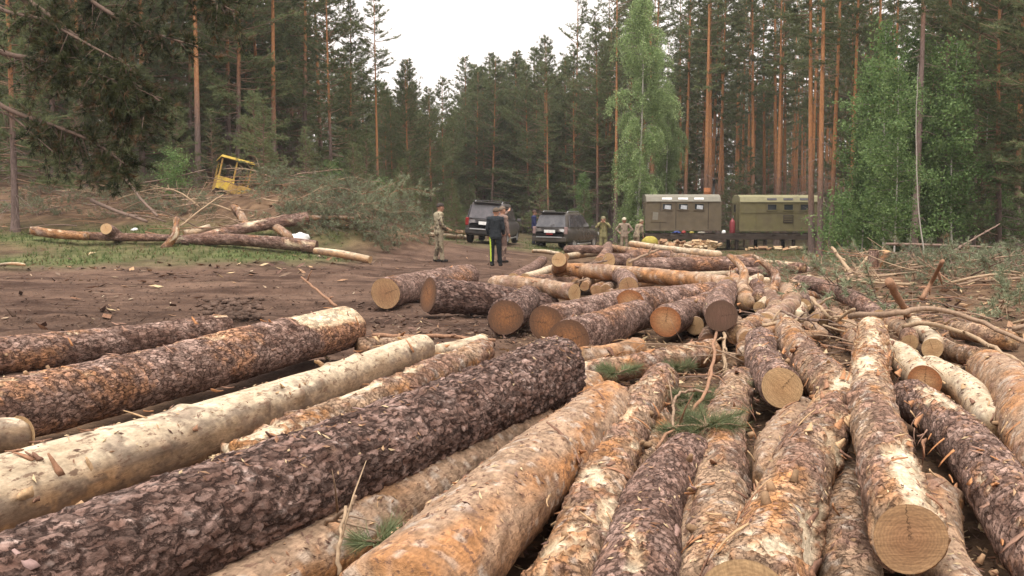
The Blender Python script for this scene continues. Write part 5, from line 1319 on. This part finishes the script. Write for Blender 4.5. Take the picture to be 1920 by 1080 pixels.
# ------------------------------------------------------------------ trailers on their deck
M_olive = plain_mat('olive_paint', (0.165, 0.145, 0.062), 0.75, 0, 2.5, 0.8, 1.2, dirt=((0.13, 0.10, 0.07), 1.6, 0.55), bump=.1)
M_drab = plain_mat('drab_brown_paint', (0.14, 0.11, 0.066), 0.8, 0, 2.5, 0.8, 1.2, dirt=((0.11, 0.085, 0.065), 1.6, 0.6), bump=.1)
M_roof_pale = plain_mat('pale_roof_paint', (0.25, 0.235, 0.19), 0.7, 0, 3, 0.75, 1.15, dirt=((0.2, 0.17, 0.13), 2.5, 0.5)); M_roof_olive = plain_mat('pale_olive_roof_paint', (0.29, 0.265, 0.15), 0.7, 0, 3, 0.75, 1.15, dirt=((0.2, 0.18, 0.1), 2.5, 0.5))
M_dkwood = plain_mat('dark_timber', (0.055, 0.04, 0.03), 0.9, 0, 8, 0.6, 1.4, stretch=(.2, 1, 1)); M_pane = plain_mat('window_pane', (0.03, 0.035, 0.04), 0.06, 0, 3, 0.9, 1.1, spec=0.8)
M_curtain = plain_mat('curtain_cloth', (0.55, 0.58, 0.62), 0.9, 0, 8, 0.7, 1.1); M_rust = plain_mat('rusty_orange_metal', (0.36, 0.13, 0.045), 0.7, 0, 9, 0.7, 1.3); M_soot = plain_mat('sooty_metal', (0.03, 0.027, 0.025), 0.7)
M_redp = plain_mat('dull_red_paint', (0.22, 0.035, 0.04), 0.5, 0, 8, .8, 1.2); M_ochre = plain_mat('yellow_sacking', (0.38, 0.31, 0.06), 0.8, 0, 9, .75, 1.15); M_blue = plain_mat('blue_plastic', (0.04, 0.06, 0.2), 0.6); M_scarlet = plain_mat('red_plastic', (0.3, 0.035, 0.03), 0.5)

def trailer(label, loc, L, wall, roof, curtains, rotz, door):
    root = empty('trailer', loc, (0, 0, rotz)); tag(root, label, 'trailer'); D = 2.2
    def prism(prof, x0, x1, name, mat, bevel=0):
        P = np.array(prof, float); n = len(P); V = np.vstack([np.c_[np.full(n, x0), P], np.c_[np.full(n, x1), P]])
        bm = bmesh.new(); vs = [bm.verts.new(v) for v in V]
        bm.faces.new(vs[:n][::-1]); bm.faces.new(vs[n:])
        for i in range(n): bm.faces.new((vs[i], vs[(i + 1) % n], vs[n + (i + 1) % n], vs[n + i]))
        bmesh.ops.recalc_face_normals(bm, faces=bm.faces)
        if bevel: bmesh.ops.bevel(bm, geom=bm.edges[:], offset=bevel, segments=3, affect='EDGES', profile=.5)
        me = bpy.data.meshes.new(name); bm.to_mesh(me); bm.free(); return link_mesh(name, me, mat, root)
    prism([(-D / 2, 0), (D / 2, 0), (D / 2, 1.72), (-D / 2, 1.72)], -L / 2, L / 2, 'wall', wall, .05)
    prism([(-D / 2 + .005, 1.70), (D / 2 - .005, 1.70), (D / 2 - .14, 2.0), (.5, 2.12), (-.5, 2.12), (-D / 2 + .14, 2.0)], -L / 2 + .01, L / 2 - .01, 'roof', roof, .03)
    y = -D / 2
    b = MB(); b.box((0, y - .02, 1.70), (L + .03, .05, .05)); b.build('gutter', roof, root, bevel=.01)
    b = MB(); b.box((0, y - .02, .05), (L + .02, .05, .09)); b.build('sill_rail', wall, root, bevel=.01)
    for s in (-1, 1): b = MB(); b.box((s * (L / 2 - .01), y - .005, .86), (.07, .05, 1.66)); b.build('corner_post', wall, root, bevel=.015)
    for g, wx in enumerate((-.95, -.02, .9) if L < 4.7 else (-.6, .35, 1.3)):
        f = MB(); w, h = .56, .36; z = 1.40
        for bx in ((wx, z + h / 2, w + .08, .05), (wx, z - h / 2, w + .08, .05)): f.box((bx[0], y - .02, bx[1]), (bx[2], .06, bx[3]))
        for s in (-1, 1): f.box((wx + s * w / 2, y - .021, z), (.05, .06, h))
        fo = f.build('window', wall, root)
        p = MB(); p.box((wx, y - .006, z), (w, .02, h)); p.build('pane', M_pane, fo)
        if curtains: p = MB(); p.box((wx + .04, y - .019, z - .03), (w * .62, .012, h * .6), (0, .12, 0)); p.build('curtain', M_curtain, fo)
        k = MB(); k.box((wx, y + .065, 1.865), (.56, .02, .13), (-.44, 0, 0)); k.build('skylight', M_white if curtains else M_glass_dusty, root, bevel=.005)
    for sx in (-L * .31, L * .33, L * .14 if not curtains else -L * .1): b = MB(); b.box((sx, y - .008, .86), (.03, .03, 1.6)); b.build('panel_seam', M_dkwood if curtains else wall, root)
    if curtains:
        b = MB(); b.box((-L / 2 + .75, y - .012, .82), (.9, .03, .62)); b.build('side_hatch', wall, root, bevel=.01)
        b = MB(); b.box((-L / 2 + .55, y - .03, .86), (.30, .012, .44), (0, .1, 0)); b.build('faded_patch', M_roof_pale, root)
    else:
        b = MB(); b.box((.35, y - .02, .73), (.58, .05, .46)); hb = b.build('vent_hatch', M_dkwood, root, bevel=.01)
        for q in range(4): s_ = MB(); s_.box((.35, y - .05, .58 + q * .1), (.5, .02, .03)); s_.build('slat', wall, hb)
        b = MB(); b.box((0, y - .012, 1.08), (L - .1, .02, .035)); b.build('rib', wall, root)
    e = MB(); e.box((-L / 2 - .02, 0, .86), (.05, .8, 1.6)); dr = e.build('door', wall, root, bevel=.015)
    e = MB(); e.box((-L / 2 - .045, 0, 1.35), (.02, .42, .42)); e.build('door_pane', M_pane, dr)
    e = MB(); e.box((-L / 2 - .06, .3, .85), (.05, .04, .14)); e.build('handle', M_alloy, dr)
    return root
TD = 57.0
tl = at_d(1281, 433, TD); tr_ = at_d(1466, 434, TD)
trailer('drab brown wheelless trailer cabin with pale roof and curtained windows', tl + [0, 1.1, 0], 4.35, M_drab, M_roof_pale, True, 0, True)
trailer('olive green trailer cabin with dark windows, behind the twin trunks', tr_ + [0, 1.1, 0], 4.9, M_olive, M_roof_olive, False, 0, True)

def deck():
    zt = float(at_d(1360, 434, TD)[2]); x0, x1 = at_d(1208, 440, TD)[0], at_d(1552, 440, TD)[0]; g = gz((x0 + x1) / 2, TD)
    root = empty('timber_deck', ((x0 + x1) / 2, TD + 1.0, g)); tag(root, 'long dark timber deck on posts carrying both trailers', 'deck'); L = x1 - x0; z = zt - g - .02
    for y in (-1.35, -.1, 1.1): b = MB(); b.box((0, y, z - .30), (L, .2, .28)); b.build('beam', M_dkwood, root, bevel=.02)
    n = int(L / .24)
    pl = MB().box((0, 0, 0), (.225, 2.9, .05)).mesh('plank')
    for k in range(n): o = link_mesh('plank', pl, M_dkwood, root); o.location = (-L / 2 + .12 + k * L / n, rnd.uniform(-.05, .05), z - .13 + rnd.uniform(-.008, .008)); o.rotation_euler = (0, 0, rnd.uniform(-.02, .02))
    ps = MB().tube(np.array([(0, 0, -.3), (0, 0, z - .44)]), .11, 9).mesh('post', True)
    for k in range(7):
        for y in (-1.2, 1.0): o = link_mesh('post', ps, M_dkwood, root); o.location = (-L / 2 + .4 + k * (L - .8) / 6, y, 0)
    return zt, x0, x1
DZ, DX0, DX1 = deck()

def round_thing(name, label, cat, loc, prof, mat, n=18, extra=None):
    V, Q = lathe([(z, r) for z, r in prof], n, 'z'); mb = MB(); mb.add(V, Q); o = mb.build(name, mat, None, True, loc=loc); tag(o, label, cat); return o
c = at_d(1326, 364, TD + .9); round_thing('roof_barrel', 'rusty orange barrel standing on the left trailer roof', 'barrel', c + [0, 0, -.09], [(0, 0), (0, .20), (.02, .21), (.20, .20), (.22, .215), (.24, .20), (.42, .21), (.45, .20), (.45, 0)], M_rust)
c = at_d(1338, 364, TD + .9); pp = round_thing('stove_pipe', 'black stove pipe rising from the left trailer roof', 'chimney', c + [0, 0, -.08], [(0, .0), (0, .11), (.03, .11), (.04, .07), (.9, .07), (.91, .12), (.93, .12), (1.0, .02), (1.0, 0)], M_soot)
c = at_d(1373, 433, TD - .1); round_thing('gas_bottle', 'dull red gas bottle standing on the deck between the trailers', 'gas bottle', (c[0], c[1], DZ - .1), [(0, 0), (0, .15), (.05, .16), (.62, .16), (.74, .11), (.78, .05), (.86, .045), (.86, 0)], M_redp)
def lump(name, label, cat, p, s, mat, seed):
    r = np.random.default_rng(seed); bm = bmesh.new(); bmesh.ops.create_icosphere(bm, subdivisions=3, radius=1)
    for v in bm.verts:
        k = 1 + (.9 if name.startswith('plastic') else .25) * float(fbm(np.array([v.co.x * 1.6]), np.array([v.co.y * 1.6]), np.array([v.co.z * 1.6]), seed=seed)[0]) ; v.co = Vector((v.co.x * s[0] * k, v.co.y * s[1] * k, max(-.35, v.co.z) * s[2] * k))
    me = bpy.data.meshes.new(name); bm.to_mesh(me); bm.free(); me.polygons.foreach_set('use_smooth', np.full(len(me.polygons), True))
    o = link_mesh(name, me, mat, None, (p[0], p[1], p[2] + .3 * s[2])); tag(o, label, cat); return o
for nm, lb, ct, px, s, m in (('plastic_sheet', 'crumpled blue plastic sheet on the deck under the left trailer', 'sheet', 1268, (.28, .2, .1), M_blue), ('canister', 'small red canister on the deck edge under the left trailer', 'canister', 1282, (.12, .1, .12), M_scarlet), ('cloth_bundle', 'pale cloth bundle on the deck edge near the trailer gap', 'bundle', 1315, (.24, .18, .07), M_roof_pale), ('white_bucket', 'small white vessel on the deck between the trailers', 'bucket', 1357, (.12, .12, .14), M_white), ('yellow_box', 'little yellow item on the deck edge under the left trailer', 'box', 1297, (.14, .1, .08), M_ochre)):
    p = at_d(px, 434, TD - .25); lump(nm, lb, ct, (p[0], p[1], DZ - .09), s, m, px)
p = stand(1219, 50); lump('yellow_sack', 'bulging yellow sack behind the pile in front of the deck', 'sack', at_d(1219, 460, 48), (.42, .3, .36), M_ochre, 3)
p = at_d(562, 456, 29.4); lump('plastic_bag', 'crumpled white plastic bag on the fallen trunks', 'bag', at_d(562, 455, 30.2), (.3, .24, .24), M_white, 8)
p = at_d(250, 430, 29.6); lump('plastic_scrap', 'scrap of white plastic on the grassy slope', 'scrap', at_d(252, 432, 30.3), (.08, .08, .07), M_white, 9)

# firewood under and before the deck
M_fire = attr_mat('split_firewood', .85, 30, .7, 1.3, .3, .004)
def firewood():
    pr = []
    for k in range(4):
        r = np.random.default_rng(k); a = np.sort(r.uniform(0, 6.28, 5)); P = np.stack([.1 * np.cos(a), .09 * np.sin(a)], 1); V = np.vstack([np.c_[np.full(5, -.22), P], np.c_[np.full(5, .22), P]])
        F = [np.array([(i, (i + 1) % 5, 5 + (i + 1) % 5, 5 + i) for i in range(5)]), np.array([(0, 2, 1), (0, 3, 2), (0, 4, 3), (5, 6, 7), (5, 7, 8), (5, 8, 9)])]
        pr.append(np_mesh('firewood_billet', V, F, np.array([(.52, .36, .21), (.42, .25, .14), (.6, .46, .3), (.34, .2, .12)][k]), False))
    for k in range(90):
        px = rnd.uniform(1235, 1350) if k < 70 else rnd.uniform(1400, 1510); d = rnd.uniform(54.8, 56.8); x = (px - 960) / FPX * d
        o = link_mesh('firewood_billet', pr[k % 4], M_fire); o.location = (x, d, gz(x, d) + rnd.uniform(.05, .55 if k < 70 else .15)); o.rotation_euler = (rnd.uniform(0, 6.28), rnd.uniform(-.3, .3), rnd.uniform(0, 6.28))
        tag(o, 'split firewood billet heaped under the left half of the deck' if k < 70 else 'split firewood billet lying before the right half of the deck', 'firewood', 'firewood under the deck' if k < 70 else 'firewood before the deck')
firewood()

# ------------------------------------------------------------------ yellow cab of a tractor sunk in the brush
M_yellow = plain_mat('worn_yellow_paint', (0.60, 0.42, 0.06), 0.6, 0, 4, 0.75, 1.2, dirt=((0.22, 0.14, 0.06), 3.0, 0.45)); M_yellow_d = plain_mat('rusty_yellow_paint', (0.48, 0.31, 0.06), 0.7, 0, 5, 0.7, 1.2, dirt=((0.18, 0.09, 0.05), 4, 0.8))
def cab():
    p = at_d(430, 360, 39.5); root = empty('tractor_cab', p, (math.radians(-6), math.radians(14), math.radians(24))); tag(root, 'tilted yellow tractor cab sticking out of the brush', 'tractor cab')
    W, Dp, H = 1.45, 1.25, 1.5; root.scale = (.85, .85, .8)
    b = MB(); b.box((0, 0, H + .06), (W + .16, Dp + .2, .13), taper=(.94, .94)); ro = b.build('roof', M_yellow, root, bevel=.03)
    b = MB(); b.box((0, -.02, H - .02), (W + .06, Dp + .08, .04)); b.build('roof_lining', M_black, ro)
    for x, y in ((-1, -1), (-.02, -1), (1, -1), (-1, 1), (1, 1)):
        b = MB(); b.box((x * (W / 2 - .04), y * (Dp / 2 - .04), .75), (.075, .075, 1.42)); b.build('pillar', M_yellow_d, root, bevel=.01)
    b = MB(); b.box((-W / 4 + .02, -Dp / 2 + .02, .25), (W / 2 + .05, .06, .62)); b.build('door_panel', M_yellow, root, bevel=.01)
    b = MB(); b.box((-W / 2 + .02, 0, .3), (.05, Dp - .1, .7)); b.build('side_panel', M_yellow_d, root, bevel=.01)
    b = MB(); b.box((0, Dp / 2 - .03, .3), (W - .1, .05, .7)); b.build('rear_panel', M_yellow_d, root, bevel=.01)
    b = MB(); b.box((W / 2 - .02, 0, .12), (.05, Dp - .1, .35)); b.build('side_panel', M_yellow_d, root, bevel=.01)
    b = MB(); b.box((.1, .1, .42), (.45, .42, .12)); b.box((.1, .3, .7), (.45, .1, .5)); b.build('seat', M_black, root, bevel=.03)
    b = MB(); b.box((0, 0, -.04), (W, Dp, .08)); b.build('floor', M_black, root)
    b = MB(); b.box((.25, -1.1, -.1), (.9, 1.1, .5)); b.build('engine_cover', M_yellow_d, root, bevel=.05)
cab()

# ------------------------------------------------------------------ people
M_cloth = attr_mat('worn_cloth', 0.9, 40, 0.85, 1.15, 0.25, .004, spec=.15)
def capsule(p, q, r1, r2, sub=2, flat=None):
    p, q = np.array(p, float), np.array(q, float); bm = bmesh.new(); out = []
    L = np.linalg.norm(q - p); n = max(2, int(L / (0.45 * min(r1, r2))) + 1)
    bm.free(); return [(lerp(p, q, t), lerp(r1, r2, t)) for t in np.linspace(0, 1, n)]

SKIN = (0.40, 0.22, 0.15)
def person(label, loc, facing, joints, top, legs, shoe=(.03, .027, .025), hair=(.05, .04, .035), camo=None, cap=None, height=1.75, extra=None, hands=SKIN):
    """joints in metres for a 1.75 m figure: x to the person's right, y forward, z up."""
    J = dict(head=(0, .03, 1.62), neck=(0, .01, 1.47), chest=(0, 0, 1.28), belly=(0, .01, 1.08), hip=(0, 0, .95),
             shR=(.19, 0, 1.40), shL=(-.19, 0, 1.40), elR=(.25, -.02, 1.12), elL=(-.25, -.02, 1.12), haR=(.26, .06, .88), haL=(-.26, .06, .88),
             hpR=(.09, 0, .92), hpL=(-.09, 0, .92), knR=(.11, .02, .50), knL=(-.11, .02, .50), anR=(.12, -.02, .09), anL=(-.12, -.02, .09))
    J.update(joints); J = {k: np.array(v, float) for k, v in J.items()}
    B = []                                                # (points with radii, colour key)
    def seg(a, b, r1, r2, key): B.append((capsule(J[a] if isinstance(a, str) else a, J[b] if isinstance(b, str) else b, r1, r2), key))
    h = J['head']; seg(h + [0, -.005, .03], h + [0, .005, -.04], .098, .078, 'skin'); seg(h + [0, .03, -.07], h + [0, .045, -.095], .05, .04, 'skin')
    seg(h + [0, .095, .0], h + [0, .115, -.025], .012, .018, 'skin'); seg(h + [.094, 0, .01], h + [.098, -.01, -.03], .018, .014, 'skin'); seg(h + [-.094, 0, .01], h + [-.098, -.01, -.03], .018, .014, 'skin')
    for s in (-1, 1): seg(h + [s * .035, .093, .012], h + [s * .04, .093, .012], .011, .011, 'eye')
    seg(h + [-.02, .094, -.058], h + [.02, .094, -.058], .008, .008, 'mouth')
    seg('neck', h + [0, -.01, -.05], .062, .058, 'skin')
    for s in (-1, 1): seg(J['chest'] + [s * .07, 0, .10], J['belly'] + [s * .055, 0, -.02], .125, .118, 'top'); seg(J['belly'] + [s * .06, 0, 0], J['hip'] + [s * .065, 0, -.06], .118, .128, 'top')
    seg('shL', 'shR', .085, .085, 'top'); seg(J['neck'] + [0, -.01, -.02], J['chest'] + [0, 0, .08], .07, .12, 'top')
    for s in 'LR':
        seg('sh' + s, 'el' + s, .072, .058, 'top'); seg('el' + s, lerp(J['el' + s], J['ha' + s], .82), .056, .046, 'top')
        seg('hp' + s, 'kn' + s, .098, .072, 'leg'); seg('kn' + s, 'an' + s, .074, .062, 'leg')
        a = J['an' + s]; seg(a + [0, -.03, -.045], a + [0, .15, -.055], .045, .038, 'shoe'); seg(a + [0, 0, .03], a + [0, -.01, -.04], .055, .048, 'shoe')
        w, e = J['ha' + s], J['el' + s]; d = unit(w - e); side = unit(np.cross(d, [0, .3, 1.0] if abs(d[2]) < .8 else [0, 1.0, 0])); n = np.cross(side, d)
        seg(lerp(e, w, .8), w, .032, .03, 'hand')
        for q, (o, l) in enumerate(((-.03, .07), (-.010, .085), (.010, .08), (.030, .062))):
            k1 = w + side * o + d * .03; k2 = k1 + d * l * .55 + n * .012; k3 = k2 + d * l * .4 + n * .03
            seg(w + side * o * .7, k1, .016, .0135, 'hand'); seg(k1, k2, .0125, .0115, 'hand'); seg(k2, k3, .0115, .010, 'hand')
        t0 = w - d * .02 + side * .03; t1 = t0 + side * .03 + d * .03; seg(t0, t1, .015, .013, 'hand'); seg(t1, t1 + d * .03 + n * .01, .013, .011, 'hand')
    for a, b, r1, r2, key in (extra or []): seg(np.array(a), np.array(b), r1, r2, key)
    bm = bmesh.new(); base = bmesh.new(); bmesh.ops.create_icosphere(base, subdivisions=2, radius=1); sv = np.array([v.co[:] for v in base.verts]); sf = np.array([[v.index for v in f.verts] for f in base.faces]); base.free(); bm.free()
    V, F, n0, C, K = [], [], 0, [], []
    for pts, key in B:
        for c, r in pts: V.append(sv * r * 1.04 + c); F.append(sf + n0); n0 += len(sv); C.append((*c, r)); K.append(key)
    me = np_mesh('tmp', np.concatenate(V), np.concatenate(F)); tmp = bpy.data.objects.new('tmp', me); COL.objects.link(tmp)
    rm = tmp.modifiers.new('r', 'REMESH'); rm.mode = 'VOXEL'; rm.voxel_size = .0115; sm = tmp.modifiers.new('s', 'SMOOTH'); sm.factor = .5; sm.iterations = 3
    dg = bpy.context.evaluated_depsgraph_get(); ev = tmp.evaluated_get(dg); out = bpy.data.meshes.new_from_object(ev)
    bpy.data.objects.remove(tmp); bpy.data.meshes.remove(me)
    n = len(out.vertices); P = np.empty(n * 3); out.vertices.foreach_get('co', P); P = P.reshape(-1, 3)
    C = np.array(C); best = np.full(n, 9.0); idx = np.zeros(n, int)
    for i in range(len(C)):
        dd = np.linalg.norm(P - C[i, :3], axis=1) - C[i, 3]; m = dd < best; best[m] = dd[m]; idx[m] = i
    pal = {'skin': SKIN, 'hand': hands, 'eye': (.02, .015, .012), 'mouth': (.28, .10, .08), 'top': top, 'leg': legs, 'shoe': shoe, 'bag': (.10, .085, .05), 'stripe': (.42, .55, .06), 'dark': (.03, .03, .035)}
    col = np.array([pal[k] for k in K])[idx]; keys = np.array(K)[idx]
    if camo is not None:
        nz = fbm(P[:, 0] * 9, P[:, 1] * 9, P[:, 2] * 7, seed=31); nz2 = fbm(P[:, 0] * 11, P[:, 1] * 11, P[:, 2] * 9, seed=77); m = np.isin(keys, ['top', 'leg'])
        col[m & (nz > .12)] = camo[0]; col[m & (nz2 > .16)] = camo[1]
    wr = fbm(P[:, 0] * 14, P[:, 1] * 14, P[:, 2] * 22, seed=5); nrm = np.empty(n * 3); out.vertices.foreach_get('normal', nrm); cl = np.isin(keys, ['top', 'leg'])
    P = P + nrm.reshape(-1, 3) * (wr * .009 * cl)[:, None]; out.vertices.foreach_set('co', P.astype(np.float32).ravel())
    cc = np.ones((n, 4), np.float32); cc[:, :3] = col; at = out.attributes.new('col', 'FLOAT_COLOR', 'POINT'); at.data.foreach_set('color', cc.ravel())
    out.polygons.foreach_set('use_smooth', np.full(len(out.polygons), True)); out.name = 'person'
    o = link_mesh('person', out, M_cloth); s = height / 1.75; o.scale = (s, s, s); o.location = loc; o.rotation_euler = (0, 0, facing); tag(o, label, 'person')
    # hair or cap
    bm = bmesh.new(); bmesh.ops.create_uvsphere(bm, u_segments=20, v_segments=12, radius=1)
    lim = -.1 if cap is None else .12
    bmesh.ops.delete(bm, geom=[v for v in bm.verts if v.co.z < lim and v.co.y > -.45 or v.co.z < -.45], context='VERTS')
    for v in bm.verts: v.co = Vector((v.co.x * .112, v.co.y * .116 - .008, v.co.z * .112 + .035))
    hm = bpy.data.meshes.new('hair'); bm.to_mesh(hm); bm.free(); hm.polygons.foreach_set('use_smooth', np.full(len(hm.polygons), True))
    hc = np.ones((len(hm.vertices), 4), np.float32); hc[:, :3] = cap or hair; at = hm.attributes.new('col', 'FLOAT_COLOR', 'POINT'); at.data.foreach_set('color', hc.ravel())
    ho = link_mesh('hair' if cap is None else 'cap', hm, M_cloth, o); ho.location = h
    sol = ho.modifiers.new('thick', 'SOLIDIFY'); sol.thickness = .012; sol.offset = -1
    if cap is not None:
        b = MB(); a = np.linspace(-1.1, 1.1, 9); V = [(.10 * math.sin(t), .085 + .02 * math.cos(t), .045) for t in a] + [(.10 * math.sin(t), .10 + .085 * math.cos(t), .03) for t in a]
        V2 = [(x, y, z - .008) for x, y, z in V]; F = [(i, i + 1, 10 + i, 9 + i) for i in range(8)] + [(18 + i + 9, 18 + i + 10, 19 + i, 18 + i) for i in range(8)] + [(9 + i, 10 + i, 28 + i, 27 + i) for i in range(8)]
        b.add(V + V2, np.array(F), cap); b.build('cap_peak', M_cloth, ho, True, True)
    return o

CAMO = ((.20, .165, .105), (.085, .065, .045))
g1 = stand(823, 29.6)
man = person('man in light camouflage holding a pouch, facing the man in black', g1, math.radians(-62), dict(elR=(.27, -.06, 1.13), haR=(.16, .17, 1.0), elL=(-.24, .02, 1.12), haL=(-.06, .22, 1.02), head=(.02, .05, 1.62), knR=(.10, .03, .5), anR=(.14, .05, .09), anL=(-.13, -.06, .09)), (.30, .26, .18), (.25, .21, .145), camo=CAMO, height=1.76,
             extra=[((-.05, .2, .98), (.14, .18, .97), .055, .06, 'bag'), ((-.05, .2, 1.06), (.12, .18, 1.05), .04, .04, 'bag')])
g2 = stand(929, 29.0)
person('man in black tracksuit with neon yellow leg stripe seen from behind', g2, math.radians(-16), dict(elL=(-.25, -.03, 1.13), haL=(-.24, .05, .9), elR=(.25, 0, 1.12), haR=(.2, .16, .95), anL=(-.10, -.04, .09), anR=(.13, .05, .09), head=(.02, .03, 1.61)), (.022, .026, .03), (.014, .016, .018), camo=None, hair=(.10, .075, .055), height=1.72,
       extra=[((-.145, -.07, .86), (-.135, -.065, .50), .026, .020, 'stripe'), ((-.135, -.065, .50), (-.115, -.09, .16), .020, .017, 'stripe')])
g3 = stand(941, 30.4)
person('man in brown camouflage half hidden behind the man in black, arm raised', g3, math.radians(-50), dict(elL=(-.30, .22, 1.42), haL=(-.30, .52, 1.62), elR=(.25, .02, 1.12)), (.19, .13, .11), (.13, .085, .07), camo=((.24, .17, .13), (.09, .06, .05)), cap=(.16, .12, .09), height=1.72)
g4 = stand(1001, 50.6)
person('man in dark blue jacket standing left of the brown-grey SUV', g4, math.radians(-80), {}, (.03, .035, .09), (.03, .03, .045), hair=(.1, .06, .05), height=1.75)
OL = ((.26, .23, .11), (.12, .11, .05)); OT = ((.30, .24, .18), (.15, .115, .085))
g5 = stand(1131, 44); person('man in olive camouflage with both hands raised to his face', g5, math.radians(170), dict(elR=(.30, .14, 1.28), haR=(.06, .20, 1.52), elL=(-.30, .14, 1.28), haL=(-.06, .20, 1.52)), (.22, .20, .10), (.21, .19, .10), camo=OL, cap=(.22, .20, .12))
g6 = stand(1170, 47); person('man in brown camouflage with pale cap and hands on hips', g6, math.radians(172), dict(elR=(.38, -.06, 1.18), haR=(.19, .02, 1.02), elL=(-.38, -.06, 1.18), haL=(-.19, .02, 1.02)), (.29, .22, .17), (.24, .18, .13), camo=OT, cap=(.55, .50, .38))
g7 = stand(1193, 47); person('man in brown camouflage bending forward beside the man with pale cap', g7, math.radians(-60), dict(head=(0, .30, 1.55), neck=(0, .2, 1.43), chest=(0, .14, 1.26), belly=(0, .06, 1.08), shR=(.18, .18, 1.37), shL=(-.18, .18, 1.37), elR=(.22, .2, 1.1), elL=(-.22, .2, 1.1), haR=(.18, .25, .88), haL=(-.18, .25, .88)), (.26, .21, .14), (.22, .17, .12), camo=OT, cap=(.26, .22, .14))
# ------------------------------------------------------------------ damp air between the trees
def haze():
    m = bpy.data.materials.new('damp_air'); m.use_nodes = True; nt = m.node_tree; nt.nodes.clear()
    out = nt.nodes.new('ShaderNodeOutputMaterial'); v = nt.nodes.new('ShaderNodeVolumePrincipled')
    v.inputs['Color'].default_value = (0.93, 0.95, 1.0, 1); v.inputs['Density'].default_value = 0.00045; v.inputs['Anisotropy'].default_value = 0.2
    nt.links.new(v.outputs[0], out.inputs['Volume'])
    b = MB(); b.box((0, 440, 20), (2000, 1000, 44)); o = b.build('haze', m); tag(o, 'thin pale haze hanging in the clearing', None, None, 'stuff')
haze()
